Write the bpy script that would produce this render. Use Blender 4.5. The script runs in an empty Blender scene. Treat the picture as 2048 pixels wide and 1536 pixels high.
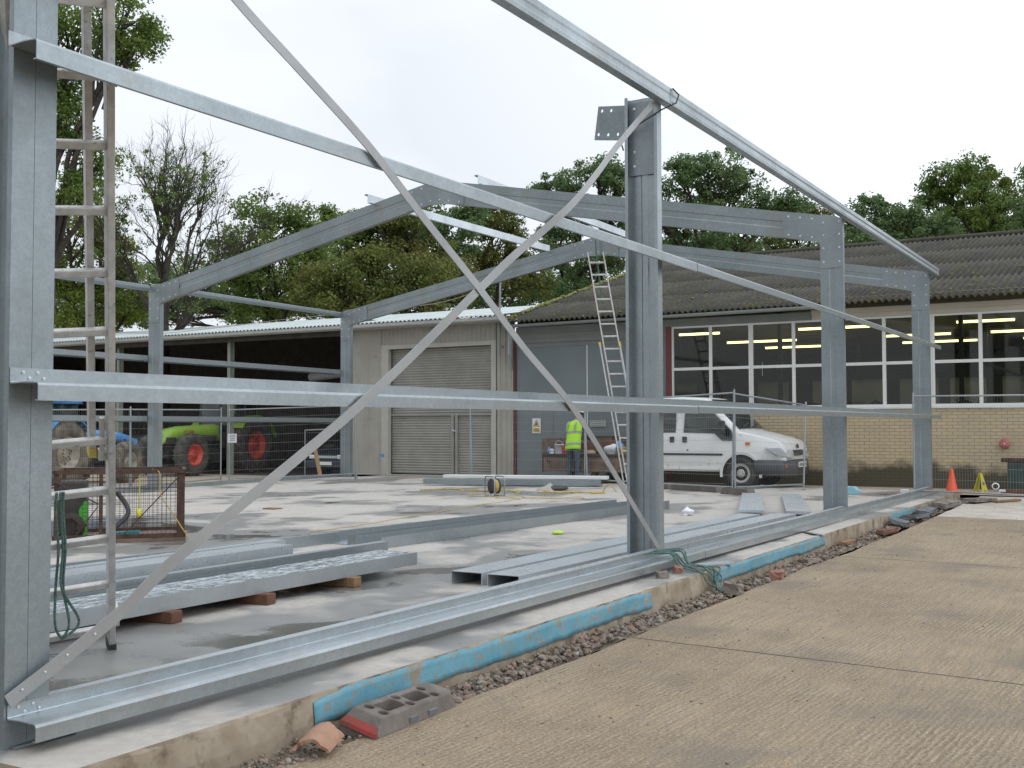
import bpy, bmesh, math, random
import numpy as np
from mathutils import Vector, Matrix
R = math.radians
rnd = random.Random(7)
S = bpy.context.scene
COL = S.collection

# ------------------------------------------------------------------ camera
FW = Vector((0.863218, 0.503363, 0.038466)); RT = Vector((0.503807, -0.863814, -0.002172)); UP = Vector((-0.032134, -0.021254, 0.999258))
CAM = Vector((-3.00868, -4.15042, 1.32))
cd = bpy.data.cameras.new('camera'); cam = bpy.data.objects.new('camera', cd); COL.objects.link(cam)
cd.sensor_width = 36; cd.lens = 36*2251.37/2048; cd.clip_start = 0.05; cd.clip_end = 3000
m = Matrix((RT, UP, -FW)).transposed().to_4x4(); m.translation = CAM; cam.matrix_world = m
S.camera = cam
S.view_settings.view_transform = 'Standard'; S.view_settings.look = 'None'; S.view_settings.gamma = 1
S.view_settings.exposure = 0.16
S.cycles.max_bounces = 6; S.cycles.transparent_max_bounces = 12

# ------------------------------------------------------------------ world + sun (overcast)
SUN_EL, SUN_AZ = R(48), R(200)
W = bpy.data.worlds.new('World'); S.world = W; W.use_nodes = True
nt = W.node_tree; nt.nodes.clear()
def wn(t, **k):
    n = nt.nodes.new(t)
    for a, b in k.items(): setattr(n, a, b)
    return n
L = nt.links.new
wo = wn('ShaderNodeOutputWorld'); bg = wn('ShaderNodeBackground'); bg.inputs[1].default_value = 0.10
sky = wn('ShaderNodeTexSky', sky_type='NISHITA', sun_disc=False, sun_elevation=SUN_EL, sun_rotation=SUN_AZ)
hs = wn('ShaderNodeHueSaturation'); hs.inputs['Saturation'].default_value = 0.35; hs.inputs['Value'].default_value = 1.0
L(sky.outputs[0], hs.inputs['Color'])
tc = wn('ShaderNodeTexCoord'); sp = wn('ShaderNodeSeparateXYZ'); L(tc.outputs['Generated'], sp.inputs[0])
# cloud cover: luminance rises towards the zenith, softly mottled
mr = wn('ShaderNodeMapRange'); mr.inputs[1].default_value = 0.0; mr.inputs[2].default_value = 1.0; mr.inputs[3].default_value = 8.5; mr.inputs[4].default_value = 13.5
L(sp.outputs[2], mr.inputs[0])
nz = wn('ShaderNodeTexNoise'); nz.inputs['Scale'].default_value = 1.6; nz.inputs['Detail'].default_value = 4; nz.inputs['Roughness'].default_value = 0.5
mp = wn('ShaderNodeMapping'); mp.inputs['Scale'].default_value = (1, 1, 2.2); L(tc.outputs['Generated'], mp.inputs[0]); L(mp.outputs[0], nz.inputs[0])
mr2 = wn('ShaderNodeMapRange'); mr2.inputs[1].default_value = 0.35; mr2.inputs[2].default_value = 0.65; mr2.inputs[3].default_value = 0.84; mr2.inputs[4].default_value = 1.14
L(nz.outputs[0], mr2.inputs[0])
# brighter towards the south (the hidden sun's side of the cloud)
dt = wn('ShaderNodeVectorMath', operation='DOT_PRODUCT'); dt.inputs[1].default_value = (0.60, -0.80, 0.0); L(tc.outputs['Generated'], dt.inputs[0])
mr3 = wn('ShaderNodeMapRange'); mr3.inputs[1].default_value = -0.5; mr3.inputs[2].default_value = 0.45; mr3.inputs[3].default_value = 0.70; mr3.inputs[4].default_value = 1.30
L(dt.outputs['Value'], mr3.inputs[0])
m1 = wn('ShaderNodeMath', operation='MULTIPLY'); L(mr.outputs[0], m1.inputs[0]); L(mr2.outputs[0], m1.inputs[1])
m2 = wn('ShaderNodeMath', operation='MULTIPLY'); L(m1.outputs[0], m2.inputs[0]); L(mr3.outputs[0], m2.inputs[1])
cl = wn('ShaderNodeVectorMath', operation='SCALE'); cl.inputs[0].default_value = (0.925, 0.975, 1.05); L(m2.outputs[0], cl.inputs['Scale'])
mx = wn('ShaderNodeMix', data_type='RGBA'); mx.inputs[0].default_value = 0.93; L(hs.outputs[0], mx.inputs[6]); L(cl.outputs[0], mx.inputs[7])
L(mx.outputs[2], bg.inputs[0]); L(bg.outputs[0], wo.inputs[0])
sd = bpy.data.lights.new('sun', 'SUN'); sd.energy = 0.35; sd.angle = R(25); sd.color = (1, .97, .92)
so = bpy.data.objects.new('sun', sd); COL.objects.link(so)
sdir = Vector((math.sin(SUN_AZ)*math.cos(SUN_EL), math.cos(SUN_AZ)*math.cos(SUN_EL), math.sin(SUN_EL)))
so.rotation_euler = sdir.to_track_quat('Z', 'Y').to_euler(); so.location = (0, -10, 30)

# ------------------------------------------------------------------ helpers
def tag(o, label=None, cat=None, group=None, kind=None):
    if label: o['label'] = label
    if cat: o['category'] = cat
    if group: o['group'] = group
    if kind: o['kind'] = kind
    return o
def empty(name, loc, label, cat, group=None, rz=0):
    o = bpy.data.objects.new(name, None); COL.objects.link(o); o.location = loc; o.rotation_euler = (0, 0, rz)
    o.empty_display_size = .1
    return tag(o, label, cat, group)
class MB:
    def __init__(s): s.v = []; s.f = []; s.mi = []; s.cur = 0; s.sm = set()
    def add(s, vs, fs, smooth=False):
        n = len(s.v); s.v += [tuple(v) for v in vs]
        for f in fs:
            if smooth: s.sm.add(len(s.f))
            s.f.append(tuple(i+n for i in f)); s.mi.append(s.cur)
        return s
    def box(s, a, b):
        x0, y0, z0 = a; x1, y1, z1 = b
        if x0 > x1: x0, x1 = x1, x0
        if y0 > y1: y0, y1 = y1, y0
        if z0 > z1: z0, z1 = z1, z0
        return s.add([(x0,y0,z0),(x1,y0,z0),(x1,y1,z0),(x0,y1,z0),(x0,y0,z1),(x1,y0,z1),(x1,y1,z1),(x0,y1,z1)],
            [(3,2,1,0),(4,5,6,7),(0,1,5,4),(1,2,6,5),(2,3,7,6),(3,0,4,7)])
    def obox(s, c, ax, ay, az):   # centre and three half vectors
        c, ax, ay, az = map(Vector, (c, ax, ay, az))
        vs = [c+ax*i+ay*j+az*k for k in (-1, 1) for i, j in ((-1,-1),(1,-1),(1,1),(-1,1))]
        return s.add(vs, [(3,2,1,0),(4,5,6,7),(0,1,5,4),(1,2,6,5),(2,3,7,6),(3,0,4,7)])
    def bar(s, a, b, w, h, up=(0,0,1)):   # box section from a to b
        a, b, up = Vector(a), Vector(b), Vector(up); d = (b-a); l = d.length; d /= l
        sd_ = d.cross(up)
        if sd_.length < 1e-5: sd_ = d.cross(Vector((1,0,0)))
        sd_.normalize(); u = sd_.cross(d)
        return s.obox((a+b)/2, d*l/2, sd_*w/2, u*h/2)
    def prism(s, prof, o, u, v, w):   # closed profile (a,b)->o+a*u+b*v, extruded by vector w
        o, u, v, w = map(Vector, (o, u, v, w)); n = len(prof)
        vs = [o+u*a+v*b for a, b in prof] + [o+u*a+v*b+w for a, b in prof]
        fs = [tuple(range(n-1, -1, -1)), tuple(range(n, 2*n))] + [(i, (i+1) % n, (i+1) % n+n, i+n) for i in range(n)]
        return s.add(vs, fs)
    def thin(s, pts, th, o, u, v, w, t2=None):   # open polyline profile given thickness, extruded; t2 = second polyline for the far end
        def poly(P):
            P = [Vector(p) for p in P]; out = []; inn = []
            for i, p in enumerate(P):
                d0 = (P[i]-P[i-1]).normalized() if i else (P[1]-P[0]).normalized()
                d1 = (P[i+1]-P[i]).normalized() if i < len(P)-1 else d0
                n = Vector((-(d0+d1).y, (d0+d1).x)); n.normalize(); k = th/2/max(.3, n.dot(Vector((-d0.y, d0.x))))
                out.append(p+n*k); inn.append(p-n*k)
            return out, inn
        o, u, v, w = map(Vector, (o, u, v, w))
        A, B = poly(pts); C_, D = poly(t2) if t2 else (A, B); n = len(A)
        vs = [o+u*p.x+v*p.y for p in A+B] + [o+u*p.x+v*p.y+w for p in C_+D]
        q = lambda side, k, i: k*2*n+side*n+i
        fs = []
        for i in range(n-1):
            fs += [(q(0,0,i), q(0,0,i+1), q(0,1,i+1), q(0,1,i)), (q(1,0,i+1), q(1,0,i), q(1,1,i), q(1,1,i+1)),
                   (q(0,0,i+1), q(0,0,i), q(1,0,i), q(1,0,i+1)), (q(0,1,i), q(0,1,i+1), q(1,1,i+1), q(1,1,i))]
        for i in (0, n-1):
            fs.append((q(0,0,i), q(0,1,i), q(1,1,i), q(1,0,i)))
        return s.add(vs, fs)
    def tube(s, path, r, n=8, cap=True, smooth=True):
        P = [Vector(p) for p in path]; rs = r if isinstance(r, (list, tuple)) else [r]*len(P)
        vs = []; up = None
        for i, p in enumerate(P):
            d = (P[min(i+1, len(P)-1)]-P[max(i-1, 0)]).normalized()
            if up is None: up = d.orthogonal().normalized()
            up = (up-d*up.dot(d)).normalized(); sd_ = d.cross(up)
            for k in range(n):
                a = 2*math.pi*k/n; vs.append(p+(up*math.cos(a)+sd_*math.sin(a))*rs[i])
        fs = [(i*n+k, i*n+(k+1) % n, (i+1)*n+(k+1) % n, (i+1)*n+k) for i in range(len(P)-1) for k in range(n)]
        s.add(vs, fs, smooth)
        if cap: s.add(vs[:n], [tuple(range(n-1, -1, -1))]); s.add(vs[-n:], [tuple(range(n))])
        return s
    def lathe(s, prof, o, axis, n=24, smooth=True):   # prof = (radius, along axis)
        o, ax = Vector(o), Vector(axis).normalized(); u = ax.orthogonal().normalized(); w = ax.cross(u)
        vs = [o+ax*h+(u*math.cos(2*math.pi*k/n)+w*math.sin(2*math.pi*k/n))*r for r, h in prof for k in range(n)]
        fs = [(i*n+k, i*n+(k+1) % n, (i+1)*n+(k+1) % n, (i+1)*n+k) for i in range(len(prof)-1) for k in range(n)]
        return s.add(vs, fs, smooth)
    def quad(s, *p): return s.add(p, [tuple(range(len(p)))])
    def build(s, name, mat=None, parent=None, bevel=0, loc=None):
        me = bpy.data.meshes.new(name); vs = s.v
        if loc: vs = [(x-loc[0], y-loc[1], z-loc[2]) for x, y, z in vs]
        me.from_pydata(vs, [], s.f); me.update()
        mats = mat if isinstance(mat, (list, tuple)) else [mat]
        for q in mats: me.materials.append(q)
        if len(mats) > 1: me.polygons.foreach_set('material_index', s.mi)
        if s.sm: me.polygons.foreach_set('use_smooth', [i in s.sm for i in range(len(s.f))])
        bm = bmesh.new(); bm.from_mesh(me); bmesh.ops.recalc_face_normals(bm, faces=bm.faces); bm.to_mesh(me); bm.free()
        o = bpy.data.objects.new(name, me); COL.objects.link(o)
        if parent is not None:
            o.parent = parent
        if bevel:
            b = o.modifiers.new('bevel', 'BEVEL'); b.width = bevel; b.segments = 2; b.limit_method = 'ANGLE'; b.angle_limit = R(40)
        return o
def copy_tree(o, parent=None):
    c = o.copy(); COL.objects.link(c); c.parent = parent
    for ch in list(o.children): copy_tree(ch, c)
    return c
def text_mesh(name, txt, size, mat, parent, mtx, extr=.002):
    cu = bpy.data.curves.new(name, 'FONT'); cu.body = txt; cu.size = size; cu.extrude = extr; cu.align_x = 'CENTER'; cu.align_y = 'CENTER'
    t = bpy.data.objects.new(name, cu); COL.objects.link(t); bpy.context.view_layer.update()
    me = bpy.data.meshes.new_from_object(t.evaluated_get(bpy.context.evaluated_depsgraph_get()))
    COL.objects.unlink(t); bpy.data.objects.remove(t)
    me.materials.clear(); me.materials.append(mat)
    o = bpy.data.objects.new(name, me); COL.objects.link(o); o.parent = parent; o.matrix_local = mtx
    return o
def frame_mtx(o, x, y):   # matrix with given origin, x axis, y axis
    x = Vector(x).normalized(); y = Vector(y).normalized(); z = x.cross(y)
    m_ = Matrix((x, y, z)).transposed().to_4x4(); m_.translation = Vector(o); return m_

# ------------------------------------------------------------------ materials
def newmat(name):
    mt = bpy.data.materials.new(name); mt.use_nodes = True; n = mt.node_tree; n.nodes.clear()
    out = n.nodes.new('ShaderNodeOutputMaterial'); b = n.nodes.new('ShaderNodeBsdfPrincipled'); n.links.new(b.outputs[0], out.inputs[0])
    return mt, n, b, out
def N(n, t, **k):
    q = n.nodes.new(t)
    for a, b in k.items():
        if isinstance(a, str) and hasattr(q, a): setattr(q, a, b)
    return q
def noise(n, scale, detail=5, rough=.55, vec=None, stretch=None, coord='Object'):
    t = n.nodes.new('ShaderNodeTexCoord'); q = n.nodes.new('ShaderNodeTexNoise')
    q.inputs['Scale'].default_value = scale; q.inputs['Detail'].default_value = detail; q.inputs['Roughness'].default_value = rough
    mpn = n.nodes.new('ShaderNodeMapping'); mpn.inputs['Scale'].default_value = stretch or (1, 1, 1)
    n.links.new(vec or t.outputs[coord], mpn.inputs[0]); n.links.new(mpn.outputs[0], q.inputs[0])
    return q.outputs[0]
def ramp(n, src, stops):
    q = n.nodes.new('ShaderNodeValToRGB'); e = q.color_ramp.elements
    while len(e) > 1: e.remove(e[-1])
    e[0].position = stops[0][0]; e[0].color = (*stops[0][1], 1)
    for p, c in stops[1:]:
        k = e.new(p); k.color = (*c, 1)
    n.links.new(src, q.inputs[0]); return q.outputs[0]
def g(v): return (v, v, v)
def mixc(n, f, a, b, mode='MIX'):
    q = n.nodes.new('ShaderNodeMix'); q.data_type = 'RGBA'; q.blend_type = mode
    for i, s_ in ((0, f), (6, a), (7, b)):
        if isinstance(s_, (int, float)): q.inputs[i].default_value = s_
        elif isinstance(s_, tuple): q.inputs[i].default_value = (*s_, 1)
        else: n.links.new(s_, q.inputs[i])
    return q.outputs[2]
def bump(n, b, h, strength, dist=.01):
    q = n.nodes.new('ShaderNodeBump'); q.inputs['Strength'].default_value = strength; q.inputs['Distance'].default_value = dist
    n.links.new(h, q.inputs['Height']); n.links.new(q.outputs[0], b.inputs['Normal'])
def M(name, c1, c2=None, scale=3, rough=.6, metal=0, bmp=0, bscale=None, spec=.5, detail=5, lo=.35, hi=.65, stretch=None, dirt=None):
    mt, n, b, out = newmat(name)
    c2 = c2 or tuple(min(1, x*1.15) for x in c1)
    f = noise(n, scale, detail, stretch=stretch)
    c = ramp(n, f, [(lo, c1), (hi, c2)])
    if dirt:
        f2 = noise(n, dirt[1], 6, .65)
        c = mixc(n, ramp(n, f2, [(dirt[2], g(0)), (dirt[2]+.12, g(1))]), c, dirt[0])
    n.links.new(c, b.inputs['Base Color'])
    b.inputs['Roughness'].default_value = rough; b.inputs['Metallic'].default_value = metal; b.inputs['Specular IOR Level'].default_value = spec
    if bmp: bump(n, b, noise(n, bscale or scale*6, 4), bmp)
    return mt
def galv(name, c, rough=.40, metal=.8, wet=False, var=.09, stain=0, fleck=.3):
    mt, n, b, out = newmat(name)
    t = n.nodes.new('ShaderNodeTexCoord'); vo = n.nodes.new('ShaderNodeTexVoronoi'); vo.inputs['Scale'].default_value = 110
    n.links.new(t.outputs['Object'], vo.inputs[0])
    sp_ = n.nodes.new('ShaderNodeSeparateColor'); n.links.new(vo.outputs['Color'], sp_.inputs[0])
    lo_ = tuple(x*(1-var) for x in c); hi_ = tuple(min(1, x*(1+var)) for x in c)
    c1 = ramp(n, sp_.outputs[0], [(0, lo_), (1, hi_)])
    f = noise(n, 1.3, 6, .6, stretch=(1, 1, 1))
    c2 = mixc(n, ramp(n, f, [(.38, g(0)), (.66, g(1))]), c1, tuple(x*.8 for x in c))
    f3 = noise(n, 22, 5, .7)
    col = mixc(n, ramp(n, f3, [(.4, g(0)), (.75, g(fleck))]), c2, tuple(min(1, x*1.3+.05) for x in c))
    if stain:
        f4 = noise(n, 2.2, 4, .6, stretch=(1, 1, .35))
        col = mixc(n, ramp(n, f4, [(.55, g(0)), (.7, g(stain))]), col, (.30, .28, .24))
    n.links.new(col, b.inputs['Base Color'])
    b.inputs['Metallic'].default_value = metal
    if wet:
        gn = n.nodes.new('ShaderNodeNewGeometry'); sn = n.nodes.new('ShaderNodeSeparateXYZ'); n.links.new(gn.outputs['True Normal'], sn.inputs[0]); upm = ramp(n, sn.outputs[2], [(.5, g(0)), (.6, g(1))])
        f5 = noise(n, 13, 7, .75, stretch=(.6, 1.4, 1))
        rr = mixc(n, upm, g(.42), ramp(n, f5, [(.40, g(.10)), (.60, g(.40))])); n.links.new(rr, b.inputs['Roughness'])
        wet_sheen_col = ramp(n, noise(n, 30, 6, .8, stretch=(.5, 1, 1)), [(.36, (.22, .27, .31)), (.5, (.62, .68, .72)), (.62, (.85, .90, .93))]); col = mixc(n, upm, col, wet_sheen_col); n.links.new(col, b.inputs['Base Color']); b.inputs['Metallic'].default_value = .55  # upward faces: wet flecks, with the sky's sheen painted in as paler colour
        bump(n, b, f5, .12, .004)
    else:
        rr = ramp(n, f, [(.3, g(rough-.07)), (.7, g(rough+.09))]); n.links.new(rr, b.inputs['Roughness'])
        bump(n, b, f, .08, .02)
    return mt
G = {}
G['galv'] = galv('galvanised_steel', (.39, .435, .45), stain=.25)
G['galvd'] = galv('galvanised_dull', (.31, .355, .37), rough=.48, stain=.3)
G['galvm'] = galv('galvanised_mottled', (.29, .33, .335), rough=.38, var=.25, stain=.55)
G['galvw'] = galv('galvanised_wet', (.58, .63, .66), rough=.30, stain=.1, metal=.5)
G['galvrail'] = galv('galvanised_rail', (.43, .475, .495), rough=.30, stain=.3)
G['galvtex'] = galv('galvanised_wet_painted_sheen', (.42, .45, .455), wet=True, var=.05, fleck=.2)
G['alu'] = M('weathered_aluminium', (.48, .475, .45), (.64, .63, .61), 14, .5, .45, .2, dirt=((.27, .23, .18), 30, .6))
G['aluy'] = M('yellow_plastic', (.55, .45, .10), None, 8, .5)
G['bolt'] = M('zinc_bolt', (.62, .64, .64), None, 8, .35, .7)
G['white'] = M('white_paint', (.74, .75, .72), (.80, .80, .78), 2, .4, dirt=((.55, .54, .48), 6, .68))
G['vanwhite'] = M('van_paint', (.70, .71, .70), (.78, .78, .77), 1.2, .25, dirt=((.48, .46, .42), 3, .62))
G['blackpl'] = M('black_plastic', (.035, .037, .04), (.06, .06, .062), 6, .55)
G['rubber'] = M('tyre_rubber', (.03, .03, .03), (.09, .08, .065), 5, .85, bmp=.3)
G['mudtyre'] = M('muddy_tyre', (.06, .052, .042), (.19, .16, .12), 4, .9, bmp=.4)
G['rimred'] = M('red_rim', (.50, .045, .03), (.60, .08, .05), 5, .5, dirt=((.25, .1, .07), 9, .6))
G['rimcream'] = M('cream_rim', (.36, .33, .26), (.22, .19, .14), 6, .6)
G['green'] = M('lime_paint', (.19, .33, .035), (.25, .41, .05), 3, .4, dirt=((.2, .25, .08), 7, .66))
G['greenbright'] = M('bright_green_plastic', (.06, .45, .04), None, 3, .45)
G['blue'] = M('tractor_blue', (.05, .19, .42), (.07, .25, .50), 3, .4)
G['greypaint'] = M('pale_grey_paint', (.45, .48, .46), None, 3, .5)
G['dark'] = M('dark_void', (.015, .015, .016), (.03, .03, .03), 2, .9)
G['darkmetal'] = M('dark_machine_metal', (.035, .036, .036), (.07, .07, .065), 5, .6)
G['rust'] = M('rusty_steel', (.055, .032, .024), (.11, .062, .045), 12, .85, .1, .3)
G['wood'] = M('sawn_timber', (.22, .125, .06), (.32, .20, .11), 6, .8, stretch=(1, 12, 12), bmp=.2)
G['woodred'] = M('red_brown_timber', (.12, .055, .035), (.20, .09, .055), 8, .8, bmp=.2)
G['woodbed'] = M('brown_plywood', (.14, .095, .07), (.22, .155, .115), 3, .85, dirt=((.08, .06, .05), 5, .55))
G['roadcone'] = M('orange_plastic', (.75, .09, .03), (.80, .12, .04), 5, .5)
G['yellow'] = M('yellow_sign_plastic', (.55, .52, .05), None, 5, .5)
G['yrope'] = M('yellow_cord', (.42, .30, .07), (.52, .40, .13), 20, .7)
G['grope'] = M('green_rope', (.05, .12, .105), (.16, .25, .22), 60, .85, bmp=.5, bscale=120)
G['hivis'] = M('hi_vis_fabric', (.42, .85, .03), (.5, .92, .06), 5, .7)
G['hiband'] = M('reflective_band', (.32, .36, .30), None, 5, .4)
G['denim'] = M('denim', (.045, .075, .11), (.09, .13, .17), 9, .9)
G['skin'] = M('skin', (.45, .26, .18), None, 5, .6)
G['navy'] = M('dark_sleeve', (.03, .035, .04), None, 5, .9)
G['cordbrown'] = M('mustard_sleeve', (.35, .22, .06), None, 5, .9)
G['cloth_white'] = M('white_plastic', (.72, .73, .76), None, 5, .4)
G['cloth_blue'] = M('blue_plastic', (.08, .28, .55), None, 5, .4)
G['red'] = M('red_plastic', (.50, .04, .03), None, 5, .45)
G['redbell'] = M('faded_red_bell', (.42, .12, .11), (.5, .17, .15), 5, .45)
G['terracotta'] = M('terracotta', (.32, .18, .115), (.42, .26, .175), 7, .85, bmp=.15, dirt=((.30, .15, .09), 3, .5))
G['paver'] = M('rubber_grey_block', (.13, .115, .10), (.20, .175, .155), 9, .9, bmp=.35, bscale=60)
G['redpaint'] = M('red_painted_end', (.40, .05, .045), (.20, .07, .05), 12, .7)
G['rubble'] = M('rubble_stone', (.14, .12, .10), (.26, .23, .20), 6, .9, bmp=.4)
G['brickred'] = M('broken_brick', (.26, .12, .09), (.34, .18, .13), 10, .9, bmp=.3)
G['slate'] = M('dark_slab', (.09, .10, .11), (.17, .18, .19), 6, .7, bmp=.3)
G['foam'] = M('blue_foam', (.26, .50, .58), (.32, .58, .66), 4, .8)
G['cladding'] = M('grey_cladding', (.35, .335, .29), (.42, .405, .355), 1.2, .6, dirt=((.29, .275, .23), 2.5, .6))
G['trim'] = M('pale_trim', (.44, .43, .385), None, 2, .55)
G['shutter'] = M('shutter_metal', (.30, .295, .27), (.36, .352, .32), 2, .45, .25)
G['greydoor'] = M('grey_panel_door', (.165, .198, .205), (.195, .23, .238), .8, .55, dirt=((.18, .20, .19), 2, .62))
G['fasciagrey'] = M('grey_fascia', (.20, .215, .20), (.24, .25, .23), 2, .7)
G['beige'] = M('beige_fascia', (.50, .46, .37), (.58, .53, .43), 1.5, .7)
G['redbrown'] = M('red_brown_post', (.15, .042, .033), None, 3, .6)
G['gutter'] = M('grey_gutter', (.26, .28, .28), None, 3, .5)
G['whitesheet'] = M('pale_roof_sheet', (.52, .58, .57), (.62, .68, .67), 1.5, .5, dirt=((.38, .43, .40), 3, .6))
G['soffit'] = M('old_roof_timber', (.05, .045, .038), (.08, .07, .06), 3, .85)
G['postgreen'] = M('weathered_post', (.25, .29, .24), (.32, .34, .29), 3, .7)
G['bark'] = M('bark', (.035, .03, .024), (.075, .062, .05), 6, .95, bmp=.4)
G['chrome'] = M('headlamp', (.75, .78, .8), None, 4, .12, .6)
G['amber'] = M('amber_lens', (.6, .2, .02), None, 4, .3)
G['numplate'] = M('number_plate', (.75, .76, .72), None, 4, .4)
G['carblue'] = M('dark_blue_car_paint', (.02, .03, .045), (.03, .045, .065), 2, .25)
G['wire'] = M('fence_wire', (.34, .36, .35), None, 6, .5, .5)
def glassm(name, tint, gloss=.04):
    mt, n, b, out = newmat(name)
    tr = n.nodes.new('ShaderNodeBsdfTransparent'); tr.inputs[0].default_value = (*tint, 1)
    gl = n.nodes.new('ShaderNodeBsdfGlossy'); gl.inputs['Roughness'].default_value = .03
    fr = n.nodes.new('ShaderNodeFresnel'); fr.inputs[0].default_value = 1.5
    ad = n.nodes.new('ShaderNodeMath'); ad.operation = 'ADD'; ad.inputs[1].default_value = gloss; n.links.new(fr.outputs[0], ad.inputs[0])
    mxs = n.nodes.new('ShaderNodeMixShader'); n.links.new(ad.outputs[0], mxs.inputs[0]); n.links.new(tr.outputs[0], mxs.inputs[1]); n.links.new(gl.outputs[0], mxs.inputs[2])
    n.links.new(mxs.outputs[0], out.inputs[0]); return mt
G['glass'] = glassm('window_glass', (.80, .82, .76), .0)
G['vglass'] = glassm('vehicle_glass', (.45, .5, .47), .03)
def emis(name, c, s_):
    mt, n, b, out = newmat(name); e = n.nodes.new('ShaderNodeEmission'); e.inputs[0].default_value = (*c, 1); e.inputs[1].default_value = s_
    n.links.new(e.outputs[0], out.inputs[0]); return mt
G['tube'] = emis('lit_tube', (1, .84, .32), 5.0)

def slab_mat():
    mt, n, b, out = newmat('wet_new_concrete')
    f1 = noise(n, .33, 5, .55, stretch=(1, 1.3, 1)); f2 = noise(n, 1.7, 6, .6); f3 = noise(n, 14, 6, .7); f4 = noise(n, 90, 3, .6)
    ad0 = n.nodes.new('ShaderNodeMath'); ad0.operation = 'MULTIPLY_ADD'; n.links.new(f2, ad0.inputs[0]); ad0.inputs[1].default_value = .30; n.links.new(f1, ad0.inputs[2])
    t0 = n.nodes.new('ShaderNodeTexCoord'); s0 = n.nodes.new('ShaderNodeSeparateXYZ'); n.links.new(t0.outputs['Object'], s0.inputs[0])
    mrx = n.nodes.new('ShaderNodeMapRange'); mrx.inputs[1].default_value = 3; mrx.inputs[2].default_value = 13; mrx.inputs[3].default_value = -.035; mrx.inputs[4].default_value = .045; n.links.new(s0.outputs[0], mrx.inputs[0])
    ad = n.nodes.new('ShaderNodeMath'); ad.operation = 'ADD'; n.links.new(ad0.outputs[0], ad.inputs[0]); n.links.new(mrx.outputs[0], ad.inputs[1])
    wet = ramp(n, ad.outputs[0], [(.635, g(1)), (.70, g(0))])
    dry = ramp(n, f3, [(.3, (.40, .375, .34)), (.7, (.56, .53, .48))])
    dry = mixc(n, ramp(n, f2, [(.4, g(0)), (.7, g(.55))]), dry, (.38, .345, .30))
    wc = ramp(n, f2, [(.3, (.19, .187, .176)), (.7, (.27, .265, .25))])
    c = mixc(n, wet, dry, wc)
    pud = ramp(n, ad.outputs[0], [(.535, g(1)), (.57, g(0))])
    c = mixc(n, pud, c, (.185, .18, .168))
    c = mixc(n, ramp(n, f4, [(.62, g(0)), (.75, g(.35))]), c, (.22, .21, .2))
    n.links.new(c, b.inputs['Base Color'])
    r_ = mixc(n, wet, g(.8), g(.38)); r_ = mixc(n, pud, r_, g(.09)); n.links.new(r_, b.inputs['Roughness'])
    mb = mixc(n, pud, f3, g(.5)); bump(n, b, mb, .12, .01)
    return mt
G['slab'] = slab_mat()
G['slabside'] = M('slab_edge', (.26, .205, .14), (.40, .34, .26), 4, .9, bmp=.35, dirt=((.17, .13, .09), 6, .53))
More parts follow.
